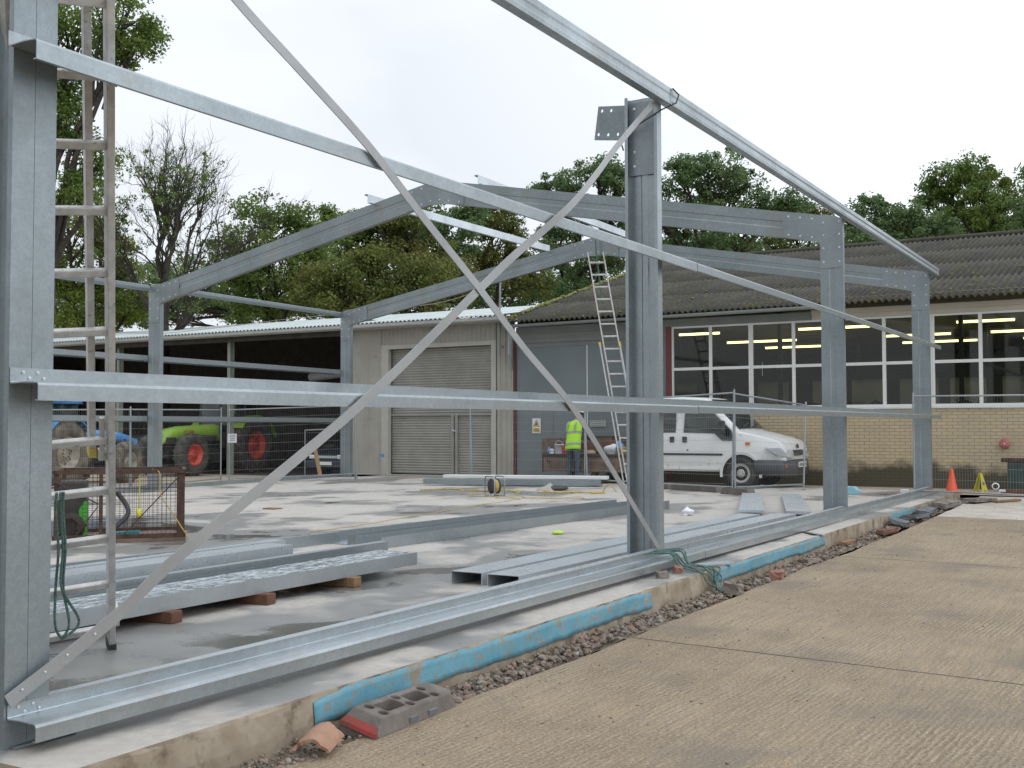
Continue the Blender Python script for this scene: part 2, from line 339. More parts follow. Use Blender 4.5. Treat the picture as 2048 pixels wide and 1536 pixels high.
def road_mat():
    mt, n, b, out = newmat('brushed_concrete')
    f1 = noise(n, .5, 6, .6); f2 = noise(n, 3.1, 7, .65)
    fs = noise(n, 22, 8, .7, stretch=(.07, 1.5, 1)); fs2 = noise(n, 34, 7, .75, stretch=(.10, 1.3, 1)); f4 = noise(n, 55, 5, .75)
    c = ramp(n, f1, [(.34, (.185, .128, .072)), (.66, (.35, .265, .165))])
    c = mixc(n, ramp(n, f2, [(.35, g(0)), (.7, g(.6))]), c, (.36, .28, .18))
    c = mixc(n, ramp(n, fs, [(.40, g(.55)), (.56, g(0))]), c, (.19, .15, .105))
    c = mixc(n, ramp(n, fs2, [(.55, g(0)), (.66, g(.42))]), c, (.44, .39, .31))
    tw = n.nodes.new('ShaderNodeTexCoord'); mw = n.nodes.new('ShaderNodeMapping'); mw.inputs['Rotation'].default_value = (0, 0, R(4)); n.links.new(tw.outputs['Object'], mw.inputs[0])
    wv = n.nodes.new('ShaderNodeTexWave'); wv.bands_direction = 'Y'; wv.inputs['Scale'].default_value = 8.5; wv.inputs['Distortion'].default_value = 5.5; wv.inputs['Detail'].default_value = 5; wv.inputs['Detail Scale'].default_value = 2.6; wv.inputs['Detail Roughness'].default_value = .7
    mw2 = n.nodes.new('ShaderNodeMapping'); mw2.inputs['Scale'].default_value = (.25, 1, 1); n.links.new(mw.outputs[0], mw2.inputs[0]); n.links.new(mw2.outputs[0], wv.inputs[0])
    pm = ramp(n, noise(n, .8, 4, .6), [(.42, g(.0)), (.66, g(1))])
    gm = mixc(n, pm, g(0), ramp(n, wv.outputs['Fac'], [(.12, g(.5)), (.45, g(0))]))
    c = mixc(n, gm, c, (.17, .125, .08))
    gm2 = mixc(n, pm, g(0), ramp(n, wv.outputs['Fac'], [(.75, g(0)), (.97, g(.34))]))
    c = mixc(n, gm2, c, (.47, .41, .32))
    c = mixc(n, ramp(n, f4, [(.55, g(0)), (.61, g(.75))]), c, (.50, .43, .32))
    c = mixc(n, ramp(n, f4, [(.38, g(.75)), (.44, g(0))]), c, (.09, .07, .05))
    fst = noise(n, 1.1, 4, .5); c = mixc(n, ramp(n, fst, [(.55, g(0)), (.68, g(.5))]), c, (.15, .13, .11))
    # expansion joints run across the road every 6 m, near parallel to y
    t = n.nodes.new('ShaderNodeTexCoord'); sx = n.nodes.new('ShaderNodeSeparateXYZ'); n.links.new(t.outputs['Object'], sx.inputs[0])
    def MA(op, a, b_):
        q = n.nodes.new('ShaderNodeMath'); q.operation = op
        for i, s_ in ((0, a), (1, b_)):
            if isinstance(s_, (int, float)): q.inputs[i].default_value = s_
            else: n.links.new(s_, q.inputs[i])
        return q.outputs[0]
    fj = noise(n, 6, 3, .6)
    xx = MA('ADD', sx.outputs[0], MA('MULTIPLY', sx.outputs[1], -.09)); xx = MA('ADD', xx, MA('MULTIPLY', MA('SUBTRACT', fj, .5), .035))
    d = MA('ABSOLUTE', MA('SUBTRACT', MA('MODULO', MA('ADD', xx, 10*5.9-4.58), 5.9), 0.0), 0)
    d2 = MA('MINIMUM', d, MA('SUBTRACT', 5.9, d))
    jm = ramp(n, MA('MULTIPLY', d2, 10), [(.07, g(1)), (.14, g(0))])
    c = mixc(n, jm, c, (.055, .045, .035))
    # paler, newer concrete beyond the third joint
    far = ramp(n, MA('MULTIPLY', MA('ADD', xx, MA('MULTIPLY', f2, .2)), .04), [(.658, g(0)), (.664, g(1))])
    c = mixc(n, far, c, ramp(n, f2, [(.35, (.40, .36, .30)), (.65, (.55, .51, .44))]))
    n.links.new(c, b.inputs['Base Color']); b.inputs['Roughness'].default_value = .85
    hsum = MA('ADD', MA('MULTIPLY', mixc(n, pm, g(.5), wv.outputs['Fac']), .3), MA('MULTIPLY', f4, .55)); hsum = MA('ADD', hsum, MA('MULTIPLY', f2, 1.2)); hsum = MA('SUBTRACT', hsum, MA('MULTIPLY', jm, 1.5))
    bump(n, b, hsum, .7, .012)
    return mt
G['road'] = road_mat()
G['yard'] = M('yard_concrete', (.36, .30, .235), (.47, .41, .33), 1.5, .85, bmp=.2, dirt=((.22, .19, .15), 1.1, .58))
G['soil'] = M('gritty_soil', (.12, .095, .07), (.23, .19, .145), 14, .95, bmp=.6, bscale=50)
G['land'] = M('rough_grass_land', (.06, .08, .03), (.11, .12, .06), .6, .95)
def brick_mat():
    mt, n, b, out = newmat('buff_brickwork')
    t = n.nodes.new('ShaderNodeTexCoord'); sx = n.nodes.new('ShaderNodeSeparateXYZ'); n.links.new(t.outputs['Object'], sx.inputs[0])
    cx = n.nodes.new('ShaderNodeCombineXYZ'); n.links.new(sx.outputs[1], cx.inputs[0]); n.links.new(sx.outputs[2], cx.inputs[1])
    q = n.nodes.new('ShaderNodeTexBrick'); n.links.new(cx.outputs[0], q.inputs[0])
    q.inputs['Scale'].default_value = 1; q.inputs['Brick Width'].default_value = .225; q.inputs['Row Height'].default_value = .075
    q.inputs['Mortar Size'].default_value = .006; q.inputs['Mortar Smooth'].default_value = .3
    q.inputs['Color1'].default_value = (.60, .49, .31, 1); q.inputs['Color2'].default_value = (.52, .44, .31, 1); q.inputs['Mortar'].default_value = (.22, .17, .10, 1)
    f = noise(n, 1.2, 6, .6); c = mixc(n, ramp(n, f, [(.4, g(0)), (.7, g(.5))]), q.outputs[0], (.42, .345, .225))
    # green-black damp staining rising from the ground
    md = n.nodes.new('ShaderNodeMath'); md.operation = 'MULTIPLY_ADD'; n.links.new(noise(n, 1.1, 5, .6), md.inputs[0]); md.inputs[1].default_value = -1.1; n.links.new(sx.outputs[2], md.inputs[2])
    c = mixc(n, ramp(n, md.outputs[0], [(.0, g(.0)), (.001, g(0))]), c, (0, 0, 0))
    st = n.nodes.new('ShaderNodeMapRange'); n.links.new(md.outputs[0], st.inputs[0]); st.inputs[1].default_value = -.26; st.inputs[2].default_value = -.02; st.inputs[3].default_value = .88; st.inputs[4].default_value = 0
    c = mixc(n, st.outputs[0], c, (.035, .035, .022))
    n.links.new(c, b.inputs['Base Color']); b.inputs['Roughness'].default_value = .9
    bump(n, b, q.outputs['Fac'], -.4, .006)
    return mt
G['brick'] = brick_mat()
def roof_mat():
    mt, n, b, out = newmat('lichened_fibre_cement')
    f1 = noise(n, .8, 6, .6); f2 = noise(n, 9, 6, .7); f3 = noise(n, 3.2, 7, .75)
    c = ramp(n, f1, [(.3, (.050, .047, .042)), (.7, (.092, .086, .076))])
    c = mixc(n, ramp(n, f2, [(.57, g(0)), (.70, g(.6))]), c, (.22, .21, .185))
    c = mixc(n, ramp(n, f3, [(.53, g(0)), (.62, g(.85))]), c, (.11, .115, .035))
    n.links.new(c, b.inputs['Base Color']); b.inputs['Roughness'].default_value = .95; bump(n, b, f2, .5, .02); return mt
G['roof'] = roof_mat()
G['moss'] = M('moss', (.16, .17, .05), (.24, .25, .09), 6, .95, bmp=.5)
def membrane_mat():
    mt, n, b, out = newmat('muddy_blue_membrane')
    f = noise(n, 5, 8, .75, stretch=(1, 1, 1)); f2 = noise(n, 24, 5, .7)
    c = ramp(n, f, [(.3, (.10, .28, .36)), (.7, (.17, .37, .45))])
    c = mixc(n, ramp(n, f2, [(.54, g(0)), (.62, g(.9))]), c, (.30, .22, .13))
    c = mixc(n, ramp(n, f, [(.56, g(0)), (.62, g(.85))]), c, (.30, .215, .13))
    n.links.new(c, b.inputs['Base Color']); b.inputs['Roughness'].default_value = .6; b.inputs['Specular IOR Level'].default_value = .3; bump(n, b, f, .4, .012); return mt
G['membrane'] = membrane_mat()
def leaf_mat(name, dark, mid, warm, wamt=.3):
    mt, n, b, out = newmat(name)
    gi = n.nodes.new('ShaderNodeNewGeometry'); f = noise(n, .45, 4, .6)
    c = ramp(n, f, [(.34, dark), (.64, mid)])
    f2 = noise(n, .22, 3, .5, stretch=(1, 1, 1.3))
    c = mixc(n, ramp(n, f2, [(.5, g(0)), (.66, g(wamt))]), c, warm)
    c = mixc(n, ramp(n, gi.outputs['Random Per Island'], [(0, g(.45)), (.5, g(0)), (1, g(0))]), c, tuple(x*.55 for x in dark))
    c = mixc(n, ramp(n, gi.outputs['Random Per Island'], [(.6, g(0)), (1, g(.45))]), c, tuple(min(1, x*1.6) for x in mid))
    n.links.new(c, b.inputs['Base Color']); b.inputs['Roughness'].default_value = .55; b.inputs['Specular IOR Level'].default_value = .3
    tl = n.nodes.new('ShaderNodeBsdfTranslucent'); n.links.new(c, tl.inputs[0])
    mxs = n.nodes.new('ShaderNodeMixShader'); mxs.inputs[0].default_value = .45; n.links.new(b.outputs[0], mxs.inputs[1]); n.links.new(tl.outputs[0], mxs.inputs[2]); n.links.new(mxs.outputs[0], out.inputs[0])
    return mt
G['leafg'] = leaf_mat('oak_leaves', (.10, .165, .035), (.19, .27, .065), (.28, .24, .07))
G['leafy'] = leaf_mat('yellowing_leaves', (.11, .165, .025), (.20, .25, .045), (.32, .25, .06), .5)
G['leafo'] = leaf_mat('olive_leaves', (.10, .135, .032), (.19, .215, .055), (.29, .22, .08), .55)
G['leafd'] = leaf_mat('dark_leaves', (.10, .175, .07), (.19, .28, .115), (.24, .25, .10))
# ------------------------------------------------------------------ setting
def struct(mb, name, mat, **k):
    o = mb.build(name, mat, **k); o['kind'] = 'structure'; return o
struct(MB().quad((-400,-400,-.45),(400,-400,-.45),(400,400,-.45),(-400,400,-.45)), 'ground', G['land'])
# road (brushed concrete) rising slightly towards the building; broken edge along the trench
def road():
    xs = [-12+i*.12 for i in range(283)]; xs = [x for x in xs if x < 21.4]+[21.4]
    def z(x): return -.20 if x < 11 else -.20+(x-11)*.0115
    r_ = random.Random(3); mb = MB(); vs = []; e = 0
    for i, x in enumerate(xs):
        e = e*.84+r_.uniform(-.015, .015)
        y0 = (-.66 if x < 1.5 else -.66-.06*min(1, (x-1.5)/2.5) if x < 9 else -.70-.12*min(1, (x-9)/6)) + e*.8
        vs += [(x, y0, z(x)-.09), (x, y0-.012+r_.uniform(-.008, .008), z(x)-.012), (x, y0-.035, z(x)), (x, -6, z(x)), (x, -40, z(x))]
    n = len(xs); fs = [(i*5+k, (i+1)*5+k, (i+1)*5+k+1, i*5+k+1) for i in range(n-1) for k in range(4)]
    mb.add(vs, fs); return struct(mb, 'road', G['road'])
road()
# slab with a near corner at column A
SY = -.46
mb = MB(); mb.cur = 0; mb.quad((-.14, SY, 0), (21.3, SY, 0), (21.3, 15.3, 0), (-.14, 15.3, 0)); mb.cur = 1
n_ = 160
r_ = random.Random(5); prev = None
for i in range(n_+1):
    x = -.14+21.44*i/n_; y = SY+r_.uniform(-.006, .006)
    cur = ((x, SY, 0), (x, y-.004, -.02), (x, y-.008+r_.uniform(-.01, .006), -.14), (x, y, -.34))
    if prev: [mb.quad(prev[k], cur[k], cur[k+1], prev[k+1]) for k in range(3)]
    prev = cur
mb.quad((-.14, SY, 0), (-.14, SY, -.34), (-.14, 15.3, -.34), (-.14, 15.3, 0)); mb.quad((21.3, SY, 0), (21.3, 15.3, 0), (21.3, 15.3, -.3), (21.3, SY, -.3)); mb.quad((-.14, 15.3, 0), (-.14, 15.3, -.3), (21.3, 15.3, -.3), (21.3, 15.3, 0))
struct(mb, 'floor_slab', [G['slab'], G['slabside']])
# yards
struct(MB().quad((21.3, -40, -.06), (60, -40, -.06), (60, 15.6, -.06), (21.3, 15.6, -.06)), 'yard', G['yard'])
struct(MB().quad((-12, 15.3, -.17), (60, 15.3, -.17), (60, 60, -.17), (-12, 60, -.17)), 'side_yard', G['yard'])
# trench floor
def trench():
    mb = MB(); xs = [-12+i*.1 for i in range(336)]; r_ = random.Random(9); vs = []
    for x in xs:
        for k in range(6): vs.append((x, -.42-.066*k, -.25+.012*math.sin(x*2+k)+r_.uniform(-.012, .012)+.03+(.005 if k == 5 else 0)+max(0, (x-9)*.006)))
    mb.add(vs, [(i*6+k, (i+1)*6+k, (i+1)*6+k+1, i*6+k+1) for i in range(len(xs)-1) for k in range(5)], True)
    struct(mb, 'trench_soil', G['soil'])
    mb = MB().quad((-12, -3, -.3), (-.14, -3, -.3), (-.14, 30, -.3), (-12, 30, -.3)); struct(mb, 'soil_strip', G['soil'])
trench()
def ico(c, r, rr, sub=1):
    bm = bmesh.new(); bmesh.ops.create_icosphere(bm, subdivisions=sub, radius=1)
    q = [rr.uniform(.6, 1.2), rr.uniform(.6, 1.2), rr.uniform(.45, .9)]; rot = Matrix.Rotation(rr.uniform(0, 6.3), 3, 'Z') @ Matrix.Rotation(rr.uniform(-.7, .7), 3, 'X')
    vs = [Vector(c)+rot @ Vector((v.co.x*q[0], v.co.y*q[1], v.co.z*q[2]))*r*rr.uniform(.8, 1.15) for v in bm.verts]; fs = [[v.index for v in f.verts] for f in bm.faces]; bm.free(); return vs, fs
def gravel():
    rr = random.Random(11)
    mt, n, b, out = newmat('mixed_gravel'); gi = n.nodes.new('ShaderNodeNewGeometry')
    c = ramp(n, gi.outputs['Random Per Island'], [(0, (.09, .07, .055)), (.35, (.19, .145, .11)), (.6, (.27, .155, .10)), (.85, (.27, .24, .20)), (1, (.40, .37, .32))])
    c = mixc(n, .4, c, ramp(n, noise(n, 30, 4), [(.3, (.1, .09, .07)), (.7, (.35, .31, .27))])); n.links.new(c, b.inputs['Base Color']); b.inputs['Roughness'].default_value = .9
    mb = MB()
    for i in range(4600):
        x = -1+rr.random()**1.6*21; y = rr.uniform(-.72, -.48); r = rr.uniform(.006, .018) if rr.random() < .62 else rr.uniform(.018, .036)
        if x < 1.6: r *= .6
        z = -.215+max(0, (x-9)*.006)+rr.uniform(0, .03)
        mb.add(*ico((x, y, z), r, rr, 1))
    o = mb.build('gravel', mt); tag(o, 'mixed stone gravel filling the trench beside the slab', 'gravel', kind='stuff')
    mb = MB()
    for i in range(420):
        x = rr.uniform(.5, 20); y = -.8-abs(rr.gauss(0, 1.1)); z = -.2 if x < 11 else -.2+(x-11)*.0115
        mb.add(*ico((x, y, z+.002), rr.uniform(.003, .011), rr, 1))
    o = mb.build('grit', mt); tag(o, 'loose grit scattered over the brushed concrete road', 'grit', kind='stuff')
gravel()
# ------------------------------------------------------------------ buff brick workshop (x = 23.5 plane)
F = 23.5
def corrugated(y0, y1, xe, ze, xr, zr, per, amp, th=.012, thick_eave=.0):
    """sheet with ridges running up the slope; y0<y1; eave (xe,ze) to ridge (xr,zr)"""
    n = int((y1-y0)/per*8); vs = []; dx, dz = xr-xe, zr-ze; l = math.hypot(dx, dz); nx, nz_ = -dz/l, dx/l
    segs = 4; mb = MB(); rr = random.Random(int(y0*10)+2)
    for lap in range(segs):
        a0, a1 = lap/segs, (lap+1)/segs+ (.02 if lap < segs-1 else 0); off0, off1 = .006, .0
        vs = []
        for i in range(n+1):
            y = y0+(y1-y0)*i/n; h = amp*math.cos(2*math.pi*(y-y0)/per)
            for a, of in ((a0, off0), (a1, off1)):
                vs.append((xe+dx*a+nx*(h+of), y, ze+dz*a+nz_*(h+of)))
            vs.append((xe+dx*a0+nx*(h+off0-th), y, ze+dz*a0+nz_*(h+off0-th)))
        mb.add(vs, [(i*3, (i+1)*3, (i+1)*3+1, i*3+1) for i in range(n)]+[(i*3, i*3+2, (i+1)*3+2, (i+1)*3) for i in range(n)], True)
    return mb
shop = empty('workshop_building', (F, 4, 0), 'buff brick workshop with white framed windows and mossy corrugated roof', 'building')
def P(mb, name, mat, par=None, **k):
    o = mb.build(name, mat, **k); par = par or shop; o.parent = par
    if par is not None: o.matrix_parent_inverse = Matrix.Translation(-Vector(par.location)) if par.parent is None and par.type == 'EMPTY' else Matrix()
    return o
YR = -14
# brick plinth with the wall returning over the rooms
P(MB().box((F, YR, -.4), (F+.22, 6.66, 1.72)), 'brick_wall', G['brick'])
P(MB().box((F-.035, YR, 1.725), (F+.2, 6.66, 1.765)), 'window_sill', G['white'])
P(MB().box((F+.02, YR, 3.845), (F+.2, 3.1, 4.06)).box((F-.03, YR, 3.955), (F+.018, 3.1, 4.07)), 'fascia', G['beige'])
P(MB().box((F+.0, 3.103, 3.845), (F+.2, 11.18, 4.03)), 'fascia', G['fasciagrey'])
P(MB().box((F+.02, 6.80, 3.48), (F+.2, 11.18, 3.843)).box((F-.02, 6.8, 3.60), (F+.018, 11.18, 3.70)), 'door_track', G['fasciagrey'])
P(MB().box((F-.02, 6.665, -.1), (F+.2, 6.795, 3.843)), 'door_post', G['redbrown'])
P(MB().box((F-.03, 11.185, -.1), (F+.2, 11.215, 3.843)), 'door_post', G['redbrown'])
for a, b_ in ((6.80, 9.02), (9.05, 11.18)):
    d = MB().box((F+.03, a+.003, -.02), (F+.09, b_-.003, 3.478)); o = P(d, 'sliding_door', G['greydoor'])
P(MB().box((F+.02, 9.0215, .0), (F+.1, 9.0485, 3.478)), 'door_edge', G['white'])
P(MB().box((F+.018, 9.25, 0), (F+.028, 9.27, 1.95)).box((F+.018, 10.05, 0), (F+.028, 10.07, 1.95)).box((F+.018, 9.27, 1.93), (F+.028, 10.05, 1.95)), 'wicket_door', G['fasciagrey'])
# windows: one per bay, four panes each
def window(y1, y0, wide=.11, div=None):
    fr = MB(); x0, x1 = F+.03, F+.10
    z0, z1, zm = 1.767, 3.842, 2.77; ym = div or (y0+y1)/2
    fr.box((x0, y0+.002, z0), (x1, y0+.055, z1)).box((x0, y1-.055, z0), (x1, y1-.002, z1))
    fr.box((x0, y0+.055, z0), (x1, y1-.055, z0+.06)).box((x0, y0+.055, z1-.045), (x1, y1-.055, z1))
    fr.box((x0+.003, ym-.04, z0+.06), (x1-.003, ym+.04, z1-.045))
    fr.box((x0-.003, y0+.055, zm-.035), (x1-.006, ym-.04, zm+.035)).box((x0-.003, ym+.04, zm-.035), (x1-.006, y1-.055, zm+.035))
    w = P(fr, 'window', G['white'])
    for a, b_ in ((y0+.055, ym-.04), (ym+.04, y1-.055)):
        for c, d in ((z0+.06, zm-.035), (zm+.035, z1-.045)):
            p = MB().box((F+.06, a, c), (F+.066, b_, d)).build('pane', G['glass']); p.parent = w
ys = [6.66, 4.60, 2.50, .41, -1.62, -3.7, -5.8, -7.9]
for i in range(len(ys)-1): window(ys[i], ys[i+1])
# interior
P(MB().box((F+.22, YR, -.02), (46, 11.1, 0.0)), 'workshop_floor', G['yard'])
P(MB().box((44.8, YR, 0), (45, 11.1, 5.4)), 'rear_wall', M('inner_wall', (.24, .25, .22), (.30, .30, .26), 1, .8))
P(MB().box((F+.22, 11.1, -.3), (44.78, 11.26, 4.36)).box((F+.22, YR-.16, -.3), (44.78, YR, 4.36)), 'end_wall', G['fasciagrey'])
P(MB().quad((F, 11.262, 3.9), (45, 11.262, 3.9), (34.1, 11.262, 7.1)), 'gable', G['fasciagrey'])
P(MB().box((F+.3, YR, 4.35), (44.8, 11.1, 4.37)), 'ceiling', M('inner_ceiling', (.34, .33, .22), None, 1, .8))
for k, xx in enumerate((26.2, 30.5, 35)):
    for y in (9.5, 4.7, .2, -4.2): P(MB().box((xx, y-.05, 0), (xx+.12, y+.05, 4.35)), 'inner_column', G['darkmetal'])
fit = [(27.7, [(8.15, 6.85), (4.65, 2.65), (.55, -.9), (-3.2, -5)]), (31.4, [(8.0, 5.7), (3.15, 1.2), (.2, -1.9), (-4, -6)]), (34.4, [(7.7, 5.0), (3.2, .9), (-.35, -3), (-5, -7)])]
for xx, seg in fit:
    for a, b_ in seg:
        l = P(MB().box((xx-.05, b_, 4.03), (xx+.05, a, 4.09)), 'strip_light_housing', G['white'])
        t = MB().tube([(xx, b_+.04, 4.0), (xx, a-.04, 4.0)], .032, 8).build('lit_tube', G['tube']); t.parent = l
# pale grey upright panels set mid-room, and machinery, behind the lower panes
pale_mat = M('pale_grey_sheet', (.55, .58, .56), (.75, .78, .76), 1.2, .7)
for y0, y1 in ((9, 8.1), (6.2, 5.3), (4.6, 3.9), (3.5, 2.6), (2.2, 1.2), (.9, .0), (-.4, -1.3), (-1.8, -2.9)):
    P(MB().box((29, y1, 1.0), (29.04, y0, 2.62)), 'pale_panel', pale_mat)
P(MB().box((28.9, -8, 1.62), (28.98, 10, 1.70)).box((28.9, -8, 2.64), (28.98, 10, 2.8)), 'panel_rail', G['darkmetal'])
rr = random.Random(21)
def machine(x, y, w):
    mb = MB(); mb.box((x-.3, y-w/2, 0), (x+.3, y+w/2, 1.35)).box((x-.2, y-w/3, 1.3), (x+.2, y+w/6, 1.85))
    mb.tube([(x, y-w/2, 1.5), (x-.1, y+w/3, 1.95), (x, y+w*.7, 1.6)], .05, 8); mb.lathe([(0, -.12), (.22, -.12), (.24, 0), (.22, .12), (0, .12)], (x-.2, y+w*.25, 1.62), (1, 0, 0), 16)
    mb.bar((x-.2, y-.4, 0), (x-.2, y+.1, 1.7), .06, .06).bar((x-.2, y+.5, 0), (x-.2, y-.1, 2.2), .06, .06)
    tag(mb.build('bench_machine', G['darkmetal']), 'dark machine on its stand behind the '+{0:'leftmost workshop window', 1:'workshop window left of the round bell', 2:'workshop window behind the last steel column', 3:'second workshop window'}[rr_i], 'machine', 'machines inside the workshop')
for rr_i, y, w in ((0, 5.4, 1.5), (3, 3.4, 1.7), (2, 1.8, 1.3), (1, -.2, 1.1)): machine(26.2, y, w)
# roof with a verge on the left gable
roof = corrugated(YR-.3, 11.4, 23.08, 4.16, 34.1, 7.16, .15, .034)
o = P(roof, 'roof', G['roof'])
P(corrugated(YR-.3, 11.4, 45.2, 4.16, 34.1, 7.16, .15, .028), 'rear_roof', G['roof'])
P(MB().tube([(34.1, YR-.3, 7.2), (34.1, 11.42, 7.2)], .09, 10), 'ridge_cap', G['roof'])
mb = MB(); rr = random.Random(4)
for i in range(300):
    t = rr.random(); x = 23.1+11*t; mb.add(*ico((x, 11.38+rr.uniform(-.07, .07), 4.21+3*t+rr.uniform(0, .02)), rr.uniform(.03, .085), rr, 1))
for i in range(240):
    t = rr.random()**2; x = 23.05+4*t; mb.add(*ico((x, rr.uniform(YR, 11), 4.19+.272*4*t+.01), rr.uniform(.012, .045), rr, 1))
P(mb, 'moss', G['moss'], o)['kind'] = 'stuff'
P(MB().bar((23.06, 11.41, 4.08), (34.1, 11.41, 7.1), .05, .12), 'verge_board', G['soffit'])
P(MB().box((F-.12, YR, 4.075), (F+.2, 11.2, 4.12)), 'soffit_board', G['soffit'])
def halfpipe(mb, a, b, r, n=10):
    a, b = Vector(a), Vector(b); d = (b-a).normalized(); sd_ = d.cross(Vector((0, 0, 1)))
    vs = []
    for p in (a, b):
        for rad in (r, r-.008):
            for k in range(n+1):
                t = math.pi*k/n; vs.append(p+sd_*math.cos(t)*rad-Vector((0, 0, 1))*math.sin(t)*rad)
    q = n+1; fs = []
    for k in range(n):
        fs += [(k, k+1, 2*q+k+1, 2*q+k), (q+k, 3*q+k, 3*q+k+1, q+k+1), (k, q+k, q+k+1, k+1), (2*q+k, 2*q+k+1, 3*q+k+1, 3*q+k)]
    return mb.add(vs, fs, True)
gt = halfpipe(MB(), (23.0, 2.7, 4.12), (23.0, 11.3, 4.06), .075); gt.tube([(23.0, 11.1, 4.0), (23.1, 11.1, 3.6), (23.42, 11.3, 3.2), (23.42, 11.3, 2.9)], .04, 10)
P(gt, 'gutter', G['gutter'])
# things on the workshop wall
def bell():
    mb = MB().lathe([(0, -.11), (.05, -.105), (.09, -.09), (.105, -.05), (.11, -.03), (.10, 0), (0, 0)], (F-.01, -1.07, .94), (1, 0, 0), 24)
    e = empty('fire_bell', (F, -1.07, .94), 'round faded red bell fixed to the buff brick wall', 'bell')
    a = mb.build('bell_dome', G['redbell'], loc=(F, -1.07, .94)); a.parent = e
    b_ = MB().lathe([(0, -.14), (.018, -.14), (.018, -.1)], (F-.01, -1.07, .94), (1, 0, 0), 12).build('centre_bolt', G['bolt'], loc=(F, -1.07, .94)); b_.parent = e
bell()
def sign_board(y0, y1, z0, z1, name, label, kind):
    c = (F+.02, (y0+y1)/2, (z0+z1)/2); e = empty(name, c, label, 'sign')
    w, h = abs(y0-y1), z1-z0
    a = MB().box((-.012, -w/2, -h/2), (0, w/2, h/2)).build('panel', G['cloth_white'] if kind else M('faded_notice', (.36, .42, .38), (.44, .49, .45), 14, .6)); a.parent = e
    if kind:
        t = MB(); zc, s_ = h*.17, w*.42
        def tri(s1, x): t.prism([(-s1, -s1*.82), (s1, -s1*.82), (0, s1*.95)], (x, 0, zc), (0, 1, 0), (0, 0, 1), (-.002, 0, 0))
        tri(s_, -.013); a = t.build('triangle_border', G['blackpl']); a.parent = e
        t = MB(); tri(s_*.80, -.0155); a = t.build('triangle_field', M('sign_yellow', (.72, .48, .12), None, 3, .5)); a.parent = e
        t = MB().box((-.020, -w*.13, zc-s_*.45), (-.0178, w*.13, zc-s_*.1)); t.box((-.020, -w*.05, zc-s_*.1), (-.0178, w*.05, zc+s_*.25)); a = t.build('hazard_symbol', G['blackpl']); a.parent = e
        t = MB().box((-.015, -w*.42, -h*.44), (-.0125, w*.42, -h*.16)); a = t.build('text_field', bpy.data.materials['sign_yellow']); a.parent = e
        t = MB()
        for k, (ww, zz) in enumerate(((.32, -.21), (.36, -.29), (.28, -.37))):
            for q in range(6):
                yy = -w*ww+q*w*ww*2/6; t.box((-.0175, yy, h*zz-.010), (-.0152, yy+w*ww*2/6*.7, h*zz+.010))
        a = t.build('text_lines', G['blackpl']); a.parent = e
    else:
        t = MB()
        for zz in (-.06, 0, .06):
            yy = -w*.42
            while yy < w*.4:
                l = rnd.uniform(.02, .05); t.box((-.0145, yy, zz-.014), (-.0125, min(yy+l, w*.42), zz+.014)); yy += l+.018
        a = t.build('text_lines', G['fasciagrey']); a.parent = e
sign_board(10.68, 10.43, 1.16, 1.56, 'warning_sign', 'white warning sign with yellow triangle on the grey sliding door', 1)
sign_board(8.95, 8.50, 1.33, 1.50, 'notice_board', 'wide faded greenish notice on the grey sliding door behind the truck', 0)
# ------------------------------------------------------------------ grey clad shed with the open bays
shed = empty('storage_shed', (F, 18, 0), 'grey clad shed with roller shutter and dark open bays under a pale corrugated roof', 'building')
def PS(mb, name, mat, par=None): 
    o = mb.build(name, mat); par = par or shed; o.parent = par
    if par is shed: o.matrix_parent_inverse = Matrix.Translation(-Vector(shed.location))
    return o
def ribbed(mb, y0, y1, z0, z1, x, per=.2, d=.02):
    y = y0
    prof = []
    while y < y1-1e-4:
        for a, h in ((0, 0), (.30, 0), (.38, 1), (.86, 1), (.94, 0)):
            yy = min(y+a*per, y1); prof.append((yy, x-d*h))
        y += per
    prof.append((y1, x)); vs = []
    for yy, xx in prof: vs += [(xx, yy, z0), (xx, yy, z1)]
    mb.add(vs, [(2*i, 2*i+2, 2*i+3, 2*i+1) for i in range(len(prof)-1)])
    mb.box((x+.03, y0, z0), (x+.1, y1, z1)); return mb
w = MB(); ribbed(w, 11.27, 11.80, -.05, 4.3, F, .17, .025); ribbed(w, 15.72, 16.80, -.05, 4.3, F, 1.08/2, .012); ribbed(w, 11.803, 15.717, 3.72, 4.3, F, .15, .012)
PS(w, 'cladding_wall', G['cladding'])
t = MB().box((F-.03, 15.46, -.05), (F+.12, 15.715, 3.72)).box((F-.03, 11.803, -.05), (F+.12, 11.96, 3.72)).box((F-.027, 11.96, 3.60), (F+.117, 15.46, 3.717))
PS(t, 'door_surround', G['trim'])
PS(MB().box((F-.034, 15.60, .46), (F-.031, 15.74, .56)), 'paint_mark', G['cloth_blue'])
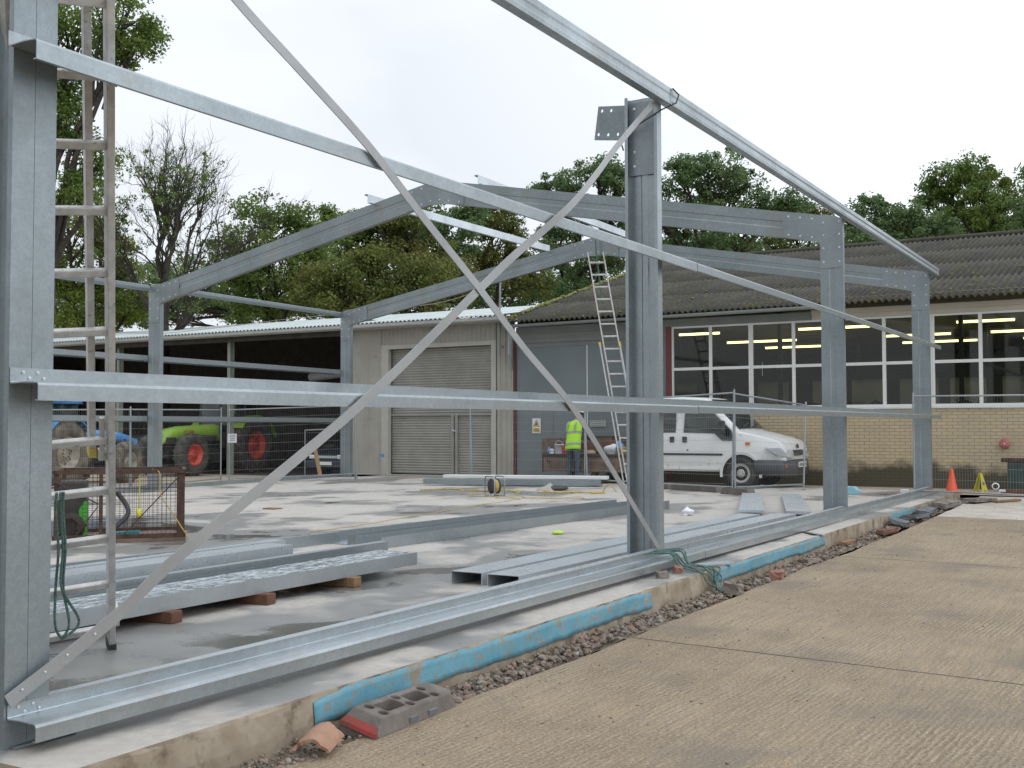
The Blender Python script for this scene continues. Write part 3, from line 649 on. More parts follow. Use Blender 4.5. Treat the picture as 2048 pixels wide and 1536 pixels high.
def shutter():
    prof = []; z = 0.0
    while z < 3.6:
        for k in range(5): prof.append((z+.075*k/5, F+.17-.018*math.sin(math.pi*k/5)))
        z += .075
    prof.append((3.6, F+.17)); vs = []
    for zz, xx in prof: vs += [(xx, 11.965, min(zz, 3.6)), (xx, 15.455, min(zz, 3.6))]
    mb = MB().add(vs, [(2*i, 2*i+1, 2*i+3, 2*i+2) for i in range(len(prof)-1)])
    s_ = PS(mb, 'roller_shutter', G['shutter'])
    m_ = MB().box((F+.09, 13.14, 0), (F+.145, 13.22, 1.66)).box((F+.09, 13.27, 0), (F+.145, 13.35, 1.66)).box((F+.093, 11.97, 1.66), (F+.142, 15.45, 1.70)); m_.build('mullion', G['shutter']).parent = s_
    MB().box((F+.05, 13.2, 1.2), (F+.088, 13.32, 1.24)).tube([(F+.05, 13.22, 1.22), (F+.05, 13.30, 1.25)], .015).build('handle', G['chrome']).parent = s_
    for q in s_.children: q.matrix_parent_inverse = Matrix()
    PS(MB().box((F+.2, 11.9, 0), (F+.25, 15.6, 3.8)), 'shutter_backing', G['dark'])
shutter()
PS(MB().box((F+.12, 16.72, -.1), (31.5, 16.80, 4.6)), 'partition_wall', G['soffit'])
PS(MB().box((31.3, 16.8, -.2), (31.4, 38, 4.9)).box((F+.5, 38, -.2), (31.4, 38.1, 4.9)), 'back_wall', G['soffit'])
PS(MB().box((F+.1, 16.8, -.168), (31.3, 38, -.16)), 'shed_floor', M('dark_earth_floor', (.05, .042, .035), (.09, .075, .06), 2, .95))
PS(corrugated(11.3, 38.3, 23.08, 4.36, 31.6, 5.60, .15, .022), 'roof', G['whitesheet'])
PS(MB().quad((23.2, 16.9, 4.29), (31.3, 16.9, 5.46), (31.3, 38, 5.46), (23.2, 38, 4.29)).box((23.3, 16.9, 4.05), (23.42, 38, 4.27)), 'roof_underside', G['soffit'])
PS(MB().box((23.1, 11.3, 4.19), (23.13, 38.2, 4.335)).box((23.13, 11.3, 4.19), (23.4, 16.8, 4.22)), 'eaves_board', G['trim'])
gt = halfpipe(MB(), (23.03, 11.3, 4.27), (23.03, 38.2, 4.27), .06); PS(gt, 'gutter', G['greypaint'])
for y in (21.75, 26.9, 32): 
    PS(MB().box((23.45, y-.06, -.2), (23.49, y+.06, 4.1)).box((23.49, y-.02, -.2), (23.6, y+.02, 4.1)).box((23.6, y-.06, -.2), (23.64, y+.06, 4.1)), 'bay_post', G['postgreen'])
for x in (25, 26.5, 28, 29.5): PS(MB().box((x, 16.9, 4.32+(x-23.2)*.144-.18), (x+.08, 38, 4.32+(x-23.2)*.144-.03)), 'purlin', G['soffit'])
PS(MB().tube([(F-.1, 11.33, 3.3), (F-.1, 11.33, 3.9), (F-.35, 11.33, 4.2)], .04, 10), 'downpipe', G['greypaint'])
tag(MB().tube([(23.3, 11.6, 3.3), (23.3, 11.55, 5.45)], .028, 8).box((23.3, 11.55, 3.5), (23.5, 11.59, 3.54)).build('vent_pole', G['gutter']), 'thin grey pole rising at the joint between shed and workshop roofs', 'pole')
# ------------------------------------------------------------------ galvanised portal frame under erection
fr = empty('portal_building', (0, 0, 0), 'galvanised steel portal frame of a building under erection on the new slab', 'building frame')
def PF(mb, name, mat, par=None):
    o = mb.build(name, mat); o.parent = par or fr; return o
def bolt(par, c, ax, r=.011, h=.012):
    c = Vector(c); ax = Vector(ax)
    if not hasattr(bolt, 'me'):
        o = MB().lathe([(0, h), (r*.55, h), (r, h*.6), (r, .003), (r*1.5, .003), (r*1.5, 0), (0, 0)], (0, 0, 0), (0, 0, 1), 8, False).build('bolt', G['bolt']); bolt.me = o.data; bpy.data.objects.remove(o)
    o = bpy.data.objects.new('bolt', bolt.me); COL.objects.link(o); o.parent = par
    o.matrix_local = Matrix.Translation(c) @ ax.to_track_quat('Z', 'Y').to_matrix().to_4x4(); return o
D, FL, LP, T = .33, .10, .028, .006
def cee(y0, dirn, x, z0, z1, side, mat, name='column'):
    """C section, web in the plane x, from y0 to y0+dirn*D; flanges towards side (+1 = +x)"""
    a = [(y0+dirn*LP, x+side*FL), (y0, x+side*FL), (y0, x), (y0+dirn*D*.38, x), (y0+dirn*D*.42, x+side*.008), (y0+dirn*D*.58, x+side*.008), (y0+dirn*D*.62, x), (y0+dirn*D, x), (y0+dirn*D, x+side*FL), (y0+dirn*(D-LP), x+side*FL)]
    mb = MB().thin(a, T, (0, 0, z0), (0, 1, 0), (1, 0, 0), (0, 0, z1-z0)); return mb
# column A (double, back to back), beyond the top of the picture
mb = cee(0.003, 1, .071, 0, 5.0, -1, None); mb2 = cee(0.003, 1, .079, 0, 5.0, 1, None)
mb.add(mb2.v, mb2.f)
cA = PF(mb, 'column', G['galvd']); PF(MB().box((.0, -.03, .002), (.30, .36, .012)).box((.20, -.004, -.0), (.23, .0, .03)), 'base_plate', G['galvd'], cA)
for z in (3.4, 2.1, 1.15, .22): bolt(cA, (.045, .02, z), (-1, 0, 0))
# column B: C section open towards the camera with knee plate on top
XB = 6.96
cB = PF(cee(.003, 1, XB, 0, 4.50, -1, None), 'column', G['galv'])
PF(MB().box((XB-.16, -.02, .002), (XB+.08, .37, .012)), 'base_plate', G['galvd'], cB)
# knee bracket plate: angled, with slots
def plate_with_holes(pts, holes, x, th=.008, r=.013):
    """pts in (y,z) convex order; circles cut through using bmesh triangulation"""
    bm = bmesh.new(); loops = [[bm.verts.new((0, a, b)) for a, b in pts]]
    for hy, hz in holes: loops.append([bm.verts.new((0, hy+r*math.cos(t*math.pi/5), hz+r*1.3*math.sin(t*math.pi/5))) for t in range(10)])
    ed = [bm.edges.new((l[i], l[(i+1) % len(l)])) for l in loops for i in range(len(l))]
    bmesh.ops.triangle_fill(bm, use_beauty=True, use_dissolve=False, edges=ed)
    r_ = bmesh.ops.extrude_face_region(bm, geom=bm.faces[:]); vs = [v for v in r_['geom'] if isinstance(v, bmesh.types.BMVert)]
    bmesh.ops.translate(bm, vec=(th, 0, 0), verts=vs); bmesh.ops.translate(bm, vec=(x, 0, 0), verts=bm.verts[:])
    bmesh.ops.recalc_face_normals(bm, faces=bm.faces[:])
    vs = [v.co.copy() for v in bm.verts]; bm.verts.index_update(); fs = [[v.index for v in f.verts] for f in bm.faces]; bm.free()
    return MB().add(vs, fs)
holes = [(.62, 4.44), (.52, 4.43), (.66, 4.21), (.555, 4.195), (.45, 4.185)]
kp = PF(plate_with_holes([(.66, 4.49), (.345, 4.455), (.345, 4.11), (.705, 4.16)], holes, XB-.012), 'knee_plate', G['galvd'], cB)
PF(MB().box((XB-.023, .012, 3.75), (XB-.0155, .325, 4.46)), 'splice_plate', G['galvd'], cB)
for z in (4.40, 4.26, 3.98, 3.84):
    bolt(cB, (XB-.024, .27, z), (-1, 0, 0), .014)
# columns C and D + left hand columns with haunches and rafters
def portal(X, yl, Rt, Lt, apex, dz):
    """Rt / Lt = eave top at right and left; apex (y,z); dz rafter depth"""
    cols = []
    for (y0, dn, zt) in ((.004, 1, Rt), (yl, -1, Lt)):
        c = PF(cee(y0, dn, X, 0, zt, 1, None), 'column', G['galvd']); cols.append(c)
        PF(MB().box((X-.08, min(y0, y0+dn*D)-.03, .002), (X+.16, max(y0, y0+dn*D)+.03, .012)), 'base_plate', G['galvd'], c)
    ya, za = apex
    for (y0, dn, zt) in ((.004, 1, Rt), (yl, -1, Lt)):
        ys_, ye = y0+dn*.20, ya+ (-dn*.03)
        sl = (za-zt)/(ya-y0); zs = zt+sl*(ys_-y0); ze = za+sl*(ye-ya)
        # C section following the slope: web plane x, flanges to +x
        d = Vector((0, ye-ys_, ze-zs)); u = Vector((1, 0, 0)); v = Vector((0, 0, -1))
        prof = [(FL, LP), (FL, 0), (0, 0), (0, dz*.36), (.008, dz*.4), (.008, dz*.6), (0, dz*.64), (0, dz), (FL, dz), (FL, dz-LP)]
        PF(MB().thin(prof, T, (X+.001*dn, ys_, zs), u, v, d), 'rafter', G['galvm'])
        # haunch plate
        L_ = .92; zz = lambda y: zt+sl*(y-y0)
        yk = y0+dn*D; y2 = y0+dn*(D+L_*.62)
        if dn > 0: pts = [(y0, zt-.03), (y0, zt-.75), (yk-.004, zt-.75), (yk-.004, zz(yk)-dz-.02), (y2, zz(y2)-dz+.005), (y2, zz(y2)-.02), (yk+.05, zz(yk)-.06), (yk-.02, zz(yk)+.01), (y0+.1, zt+.03)]
        else: pts = [(y0, zt-.03), (y0, zt-.75), (yk+.004, zt-.75), (yk+.004, zz(yk)-dz-.02), (y2, zz(y2)-dz+.005), (y2, zz(y2)-.02), (yk-.05, zz(yk)-.06), (yk+.02, zz(yk)+.01), (y0-.1, zt+.03)]
        h = PF(MB().prism(pts, (X-.012, 0, 0), (0, 1, 0), (0, 0, 1), (.008, 0, 0)), 'haunch_plate', G['galvd'])
        for z in (zt-.06, zt-.25, zt-.45, zt-.66):
            bolt(h, (X-.012, y0+dn*.045, z), (-1, 0, 0)); bolt(h, (X-.012, y0+dn*(D-.05), z), (-1, 0, 0))
        for k in range(3):
            y = yk+dn*(.12+.18*k); bolt(h, (X-.012, y, zz(y)-.07), (-1, 0, 0)); bolt(h, (X-.012, y, zz(y)-dz+.05), (-1, 0, 0))
    slr, sll = (za-Rt)/(ya-0), (za-Lt)/(ya-yl); k = .62
    pts = [(ya, za+.0), (ya+k, za+sll*k-.01), (ya+k, za+sll*k-dz+.01), (ya+.12, za-dz-.05), (ya-.12, za-dz-.05), (ya-k, za-slr*k-dz+.01), (ya-k, za-slr*k-.01)]
    h = PF(MB().prism(pts, (X-.014, 0, 0), (0, 1, 0), (0, 0, 1), (.009, 0, 0)), 'apex_plate', G['galvm'])
    for s_, sl in ((1, sll), (-1, -slr)):
        for q in (.1, .3, .52):
            bolt(h, (X-.014, ya+s_*q, za+sl*q-.06), (-1, 0, 0)); bolt(h, (X-.014, ya+s_*q, za+sl*q-dz+.05), (-1, 0, 0))
portal(13.92, 14.76, 4.45, 4.33, (7.33, 5.83), .40)
portal(20.88, 15.13, 4.44, 4.43, (7.50, 5.82), .40)
# rails on the right hand wall
def rail(x0, x1, z0, z1, lip, fl, mat=None, y=0.0, name='side_rail', out=.18, sgn=-1):
    def pr(zb): return [(y, zb+lip), (y, zb+.008), (y+sgn*.003, zb+.002), (y+sgn*.01, zb), (y+sgn*out*.45, zb+.003), (y+sgn*out*.55, zb+.003), (y+sgn*(out-.012), zb), (y+sgn*(out-.004), zb-.003), (y+sgn*out, zb-.012), (y+sgn*out, zb-fl), (y+sgn*(out-.018), zb-fl)]
    return PF(MB().thin(pr(z0), .005, (x0, 0, 0), (0, 1, 0), (0, 0, 1), (x1-x0, 0, 0), t2=pr(z1)), name, mat or G['galv'])
r1 = rail(-.02, 7.55, .125, .105, .06, .068, y=-.004, mat=G['galvrail']); r1b = rail(7.56, 13.95, .105, .07, .06, .068, y=-.004, mat=G['galvrail']); r1c = rail(13.97, 20.9, .07, .035, .06, .068, y=-.004, mat=G['galvrail'])
for xa, xb in ((.2, 6.84), (7.1, 13.86), (14.1, 20.8)): PF(MB().box((xa, -.001, .172-xa*.0045), (xb, .075, .178-xa*.0045)).box((xa, .070, .150-xa*.0045), (xb, .075, .172-xa*.0045)), 'rail_flange', G['galvw'])
r2 = rail(-.03, 7.4, 1.508, 1.525, .065, .072, y=-.004); rail(7.42, 21.0, 1.527, 1.545, .065, .07, y=-.003)
r3 = rail(-.06, 7.4, 2.915, 2.93, .065, .082, y=-.004); rail(7.42, 21.1, 2.93, 2.955, .06, .075, y=-.003)
for r_, z in ((r1, .155), (r2, 1.543), (r3, 2.95)):
    for x in (.03, .06, .10, .13): bolt(r_, (x, -.008, z+(.012 if x in (.03, .10) else -.012)), (0, -1, 0), .006, .006).scale = (.5, .5, .5)
# eaves beam
def eaves(x0, x1, z0, z1):
    pr = lambda zb: [(-.02, zb+.13), (-.02, zb+.15), (-.115, zb+.15), (-.118, zb+.10), (-.113, zb+.08), (-.113, zb+.05), (-.118, zb+.03), (-.115, zb), (-.03, zb), (-.03, zb+.02)]
    PF(MB().thin(pr(z0), .005, (x0, 0, 0), (0, 1, 0), (0, 0, 1), (x1-x0, 0, 0), t2=pr(z1)), 'eaves_beam', G['galv'])
eaves(-.1, 6.9, 4.345, 4.395); eaves(6.91, 21.4, 4.395, 4.42)
# rails on the left hand wall (seen from inside)
for z in (.03, 1.52, 2.82):
    for x0, x1, ya, yb in ((-3, 13.9, 14.1, 14.77), (13.93, 20.9, 14.77, 15.14)):
        pr = lambda y: [(y, z+.06), (y, z), (y+.16, z), (y+.16, z-.07)]
        PF(MB().thin([(a-.0, b) for a, b in pr(ya)], .005, (x0, 0, 0), (0, 1, 0), (0, 0, 1), (x1-x0, 0, 0), t2=pr(yb)).thin([(ya, z+.06), (ya, z-.05)], .006, (x0, -.01, 0), (0, 1, 0), (0, 0, 1), (x1-x0, 0, 0), t2=[(yb, z+.06), (yb, z-.05)]), 'side_rail', G['galv'])
for x0, x1, ya, yb, zz in ((-3, 13.9, 14.1, 14.8, 4.26), (13.93, 20.9, 14.8, 15.16, 4.30)):
    PF(MB().thin([(ya-.03, zz), (ya-.07, zz), (ya-.08, zz+.06), (ya-.08, zz+.12), (ya, zz+.14)], .006, (x0, 0, 0), (0, 1, 0), (0, 0, 1), (x1-x0, 0, 0), t2=[(yb-.03, zz), (yb-.07, zz), (yb-.08, zz+.06), (yb-.08, zz+.12), (yb, zz+.14)]), 'eaves_beam', G['galvd'])
# purlins laid over the rafters
def purlin(a, b):
    a, b = Vector(a), Vector(b)
    PF(MB().thin([(-.07, -.005), (-.07, 0), (0, 0), (0, .17), (.07, .17), (.07, .15)], .004, a, (0, 1, 0), (0, 0, 1), b-a), 'purlin', G['galvw'])
purlin((14.45, 6.75, 5.80), (21.3, 6.75, 5.74)); purlin((13.75, 8.75, 5.53), (20.95, 8.75, 5.56))
# cross bracing straps, slack, hooked round the outside of the rails
def strap(P_, w=.06, th=.006):
    P_ = [Vector(p) for p in P_]
    fine = []
    for i in range(len(P_)-1):
        p0 = P_[max(i-1, 0)]; p1 = P_[i]; p2 = P_[i+1]; p3 = P_[min(i+2, len(P_)-1)]
        for k in range(8):
            t = k/8; fine.append(.5*((2*p1)+(p2-p0)*t+(2*p0-5*p1+4*p2-p3)*t*t+(3*p1-p0-3*p2+p3)*t**3))
    fine.append(P_[-1]); vs = []
    for i, p in enumerate(fine):
        d = (fine[min(i+1, len(fine)-1)]-fine[max(i-1, 0)]).normalized(); nn = Vector((0, -1, 0)); s_ = d.cross(nn).normalized(); nn = s_.cross(d)
        for a, b_ in ((-1, -1), (1, -1), (1, 1), (-1, 1)): vs.append(p+s_*a*w/2+nn*b_*th/2)
    n = len(fine); mb = MB().add(vs, [(i*4+k, i*4+(k+1) % 4, (i+1)*4+(k+1) % 4, (i+1)*4+k) for i in range(n-1) for k in range(4)]+[(3, 2, 1, 0), (4*n-4, 4*n-3, 4*n-2, 4*n-1)])
    return PF(mb, 'brace', G['alubrace'])
G['alubrace'] = galv('dull_steel_strap', (.40, .41, .41), rough=.5, metal=.5, var=.03, fleck=.12)
s1 = strap([(-.03, -.02, .20), (.46, -.08, .48), (.82, -.13, .74), (2.02, -.205, 1.43), (3.30, -.205, 2.22), (3.76, -0.21, 2.51), (4.62, -.205, 3.00), (5.18, -.16, 3.36), (5.72, -.12, 3.74), (6.58, -.03, 4.27), (6.84, -.012, 4.40)])
s2 = strap([(-.6, -.02, 4.52), (.4, -.03, 3.98), (1.2, -.07, 3.51), (1.63, -.12, 3.26), (2.14, -.205, 2.93), (2.7, -.205, 2.60), (3.3, -.215, 2.25), (3.95, -.205, 1.87), (4.65, -.205, 1.49), (5.62, -.12, .92), (6.81, -.014, .18)])
for x, z in ((.03, .24), (.13, .295), (.23, .35), (.36, .42)): bolt(s1, (x, -.028-x*.12, z), (0, -1, 0), .005, .005).scale = (.45, .45, .4)
for q in fr.children:
    pass
tag(MB().tube([(6.95, -.125, 4.55), (7.02, -.16, 4.50), (7.0, -.14, 4.42), (6.85, -.05, 4.33), (6.86, .25, 4.2), (6.9, .40, 4.1), (6.88, .36, 4.0)], .008, 6).build('tie_wire', G['blackpl']), 'dark wire hooked over the eaves beam at the head of the tall column', 'wire')
# ------------------------------------------------------------------ loose steel on the slab
def member(pts, x0, x1, o, name, label, group, mat, yaw=0.0, th=.005, bev=0):
    mb = MB().thin(pts, th, (0, 0, 0), (0, 1, 0), (0, 0, 1), (x1-x0, 0, 0))
    q = mb.build(name, mat, bevel=bev); q.location = (x0, o[0], o[1]); q.rotation_euler = (0, 0, yaw)
    return tag(q, label, 'steel section', group)
up = lambda w, h: [(.02, h), (0, h), (0, 0), (w, 0), (w, h), (w-.02, h)]
dn = lambda w, h: [(.02, 0), (0, 0), (0, h), (w, h), (w, 0), (w-.02, 0)]
uu = lambda w, h: [(0, h), (0, 0), (w, 0), (w, h)]
g1 = 'steel sections stacked on timber blocks'; G3 = 'steel channels lying on the slab'
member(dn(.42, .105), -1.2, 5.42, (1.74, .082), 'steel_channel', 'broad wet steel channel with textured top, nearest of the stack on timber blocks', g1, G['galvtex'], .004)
member(uu(.13, .085), -1.2, 5.55, (2.21, .095), 'steel_channel', 'slim steel channel lying just behind the broad wet one', g1, G['galv'], .004)
member([(.09, .11), (0, .11), (0, 0), (.16, 0)], -1.2, 5.9, (2.42, .10), 'steel_angle', 'long upright steel angle in the middle of the stack', g1, G['galv'], .004)
member(dn(.30, .12), -1.2, 4.95, (2.80, .125), 'steel_channel', 'downturned steel channel with bright flat top behind the angle', g1, G['galvw'], .004)
member([(.12, .14), (0, .14), (0, 0), (.24, 0)], -1.2, 5.3, (3.20, .10), 'steel_angle', 'tall steel angle with a bright top edge in front of the rusty cage', g1, G['galvw'], .004)
member([(.06, .12), (0, .12), (0, 0), (.2, 0), (.2, .10)], -1.2, 7.25, (4.55, .0), 'steel_channel', 'farthest channel of the left stack, poking past the cage', g1, G['galv'], -.05)
member(dn(.24, .09), -1.2, 5.4, (3.62, .03), 'steel_channel', 'steel channel lying between the stack and the rusty cage', g1, G['galvw'], -.02)
def bearer(x, y0, y1, mat, label, rz=.0):
    o = MB().box((-.055, 0, 0), (.055, y1-y0, .08)).build('timber_block', mat, bevel=.006); o.location = (x, y0, .001); o.rotation_euler = (0, 0, rz); tag(o, label, 'timber block', 'timber blocks under the steel stack')
bearer(4.46, 1.69, 3.6, G['wood'], 'pale sawn timber block, farthest under the broad channel', .07)
bearer(3.40, 1.67, 3.5, G['woodred'], 'reddish timber block, middle one under the broad channel', .12)
bearer(2.48, 1.68, 3.5, G['woodred'], 'dark timber block under the broad channel nearest the ladder', .1)
bearer(.6, 1.72, 3.6, G['wood'], 'timber block hidden behind the near corner column', .03)
# open channels further out
member(uu(.36, .12), 7.05, 14.0, (3.86, .004), 'steel_channel', 'open steel channel, back one of the long pair in mid slab', G3, G['galv'], -.064)
member(uu(.36, .12), 6.90, 14.2, (3.28, .004), 'steel_channel', 'open steel channel, front one of the long pair in mid slab', G3, G['galv'], -.05)
def boxed(y, x0, x1, yaw, label):
    e = member(dn(.30, .10), x0, x1, (y, .004), 'steel_channel', label, 'downturned channels beside the column', G['galvw'], yaw)
    for k in range(3):
        b_ = MB().lathe([(0, .001), (.012, .001), (.012, 0)], (.10+.09*k, -.0035, .06), (0, -1, 0), 10, False).build('bolt_hole', G['dark']); b_.parent = e
boxed(.83, 5.02, 12.3, -.005, 'downturned channel lying behind its twin beside the tall column')
boxed(.46, 5.0, 12.6, -.012, 'downturned channel nearest the base rail, its dark open end towards us')
# beams near the fence
def iprof(mb, a, b, w, h, m=None): return mb.bar(a, b, w, h)
tag(MB().bar((18.3, 10.6, .09), (19.6, 6.75, .09), .20, .12).build('steel_beam', G['galvd']), 'dull grey beam lying on the slab below the white topped one', 'steel beam', 'beams by the fence')
tag(MB().bar((18.75, 10.35, .195), (19.75, 6.65, .195), .26, .075).build('steel_beam', G['white'], bevel=.01), 'long beam with bright white top near the roller shutter', 'steel beam', 'beams by the fence')
# plates leaning
def slat(a, b, w, label, mat):
    a, b = Vector(a), Vector(b); mb = MB().bar(a, b, w, .05); tag(mb.build('steel_plate', mat, bevel=.004), label, 'steel plate', 'flat sections lying beyond the column')
slat((12.5, .98, .13), (17.8, 2.72, .04), .36, 'wide flat steel section lying askew, left of its twin', G['galvw'])
slat((12.9, .42, .10), (17.9, 2.0, .04), .34, 'wide flat steel section lying askew, nearer the third column', G['galvw'])
# ------------------------------------------------------------------ ladders
def ladder(foot, top, d, w, n0, name, label, sp=.327, rungs=None, stile=(.036, .088), mat=None, z_start=.2):
    foot, top, d = Vector(foot), Vector(top), Vector(d).normalized(); s_ = (top-foot); l = s_.length; s_.normalize(); nrm = d.cross(s_).normalized()
    e = empty(name, foot, label, 'ladder')
    mat = mat or G['alu']
    def part(nm, mb, m_=mat, bev=0): o = mb.build(nm, m_, loc=tuple(foot), bevel=bev); o.parent = e; return o
    for o_ in (0, -w):
        part('stile', MB().obox(foot+d*o_+s_*l/2, d*stile[0]/2, nrm*stile[1]/2, s_*l/2), bev=.004)
        part('rubber_foot', MB().obox(foot+d*o_+s_*.03, d*(stile[0]/2+.004), nrm*(stile[1]/2+.004), s_*.035), G['blackpl'])
    k = 0; t = z_start
    while t < l-.05:
        part('rung', MB().obox(foot-d*(w/2)+s_*t, d*(w/2-.012), nrm*.019, s_*.021), bev=.007); t += sp
    return e, part, s_, nrm, d
s_dir = Vector((-.342, -.387, .857)).normalized(); ft = Vector((1.66, 1.36, .002)); dd = Vector((.867, -.49, .09))
e, part, s_, nrm, dd = ladder(ft, ft+s_dir*4.7, dd, .42, 0, 'ladder', 'weathered aluminium ladder leaning beside the near corner column', z_start=.16)
# second, inner section of the same ladder sits behind with its own stiles
o2 = ft+s_*1.42-dd*.085-nrm*.0 ; bk = Vector((.5, .86, 0))
for o_ in (0, -.34):
    part('inner_stile', MB().obox(o2+dd*o_+bk*.075+s_*1.7, dd*.017, nrm*.033, s_*1.7), bev=.004)
part('end_cap', MB().obox(o2+bk*.075-s_*.01, dd*.019, nrm*.035, s_*.03), G['aluy'])
part('catch', MB().obox(ft+s_*1.5-dd*.04+bk*.02, dd*.012, nrm*.012, s_*.11).obox(ft+s_*1.38-dd*.03+bk*.02, dd*.03, nrm*.02, s_*.03), G['alu'])
part('brace_block', MB().obox(ft+s_*.26+dd*.02, dd*.02, nrm*.045, s_*.06), G['alu'])
def ropecurve(pts, r, mat, name, label, sub=6, group=None):
    P_ = [Vector(p) for p in pts]; f = []
    for i in range(len(P_)-1):
        p0 = P_[max(i-1, 0)]; p1 = P_[i]; p2 = P_[i+1]; p3 = P_[min(i+2, len(P_)-1)]
        for k in range(sub):
            t = k/sub; f.append(.5*((2*p1)+(p2-p0)*t+(2*p0-5*p1+4*p2-p3)*t*t+(3*p1-p0-3*p2+p3)*t**3))
    f.append(P_[-1]); o = MB().tube(f, r, 6).build(name, mat); return tag(o, label, 'rope' if 'rope' in name else 'cable', group) if label else o
# rope hanging from a rung
rg = lambda t, q: ft+s_*(.16+.327*t)-dd*q+bk*(-.03)
for k, q in enumerate((.265, .25, .285)):
    a = rg(3, q)+Vector((0, 0, .02)); b_ = rg(2.0, q+.01*k); c = rg(1.1, q-.01+.03*k); d = rg(.3, q-.03*(k == 0)+.0)
    ropecurve([a, a+(b_-a)*.4, b_+Vector((.01*k, -.01, -.02)), c+Vector((.03*(k-1), -.01, 0)), d+Vector((.05*(1-k), -.02, 0)), rg(.05, .29)+Vector((0, -.02, -.02))], .008, G['grope'], 'rope', None)
for o in list(COL.objects):
    if o.name.startswith('rope') and o.get('label') is None: tag(o, 'green rope hanging in a bight from a ladder rung', 'rope', 'rope strands on the near ladder')
# second ladder, leaning on the far apex
tp = Vector((20.86-.12, 7.22, 5.42)); f2 = Vector((20.35, 6.05, .002))
lad2, part2, s2_, n2, d2 = ladder(f2, f2+(tp-f2)*1.0, Vector((.35, -1, 0)), .36, 0, 'ladder', 'tall aluminium ladder leaning up to the apex of the far frame', sp=.30, stile=(.03, .06))
for o_ in (.05, -.41): part2('outer_stile', MB().obox(f2+d2*o_+s2_*1.65-n2*.0+Vector((-.08, 0, 0)), d2*.015, n2*.03, s2_*1.65), bev=.003); part2('yellow_guide', MB().obox(f2+d2*o_+s2_*3.3+Vector((-.08, 0, 0)), d2*.025, n2*.035, s2_*.05), G['aluy'])
ropecurve([(20.74, 7.42, 5.85), (20.72, 7.40, 5.6), (20.73, 7.38, 5.3), (20.72, 7.28, 4.6), (20.68, 7.2, 4.2)], .02, G['grope'], 'rope', 'green rope lashing the ladder head to the far apex')
# ------------------------------------------------------------------ rope on the base rail
rr = random.Random(31)
for k in range(7):
    x = 6.55+k*.05
    y0 = -.03; j = [rr.uniform(-.05, .05) for _ in range(8)]
    ropecurve([(x+j[0], .0+rr.uniform(-.01, .01), .165), (x+.06+j[1], -.09, .145+rr.random()*.04), (x+.12+j[2], -.19, .14+rr.random()*.03), (x+.14+j[3], -.25, .05), (x+.20+j[4]*2, -.38, .02+rr.random()*.02), (x+.22+j[5]*2, -.475, .0), (x+.26+j[6]*2, -.50, -.09), (x+.22+.3*(.5-k/7)+j[7], -.55, -.17), (x+.30-.03*k, -.60, -.185)], .0075, G['grope'], 'rope', 'green rope spilling over the base rail by the tall column', group='rope coils on the base rail')
# ------------------------------------------------------------------ trench edge: blue membrane, blocks and rubble
def membrane(x0, x1, label, zb=-.15):
    rr = random.Random(int(x0*7)); n = int((x1-x0)/.04); rows = []
    e = 0
    for i in range(n+1):
        x = x0+(x1-x0)*i/n; e = e*.8+rr.uniform(-.012, .012); ed = min(1, i/6, (n-i)/6)
        zt = -.006+min(0, e*.5)-.03*(1-ed); zbt = zb+e*.5+.006*math.sin(x*3)
        rows.append([(x, SY-.012-.003*math.sin(x*4+j)+rr.uniform(-.001, .001)-j*.002, zt+(zbt-zt)*j/4) for j in range(5)])
    vs = [p for r_ in rows for p in r_]; mb = MB().add(vs, [(i*5+j, (i+1)*5+j, (i+1)*5+j+1, i*5+j+1) for i in range(n) for j in range(4)], True)
    o = mb.build('plastic_membrane', G['membrane']); sm = o.modifiers.new('s', 'SOLIDIFY'); sm.thickness = .004
    tag(o, label, 'membrane', 'blue plastic against the slab edge')
membrane(1.35, 5.55, 'longest strip of torn blue plastic on the slab edge, behind the holed block')
membrane(7.0, 10.9, 'strip of blue plastic on the slab edge just beyond the green rope', -.13)
membrane(14.6, 16.6, 'short crumpled blue plastic at the far end of the trench', -.11)
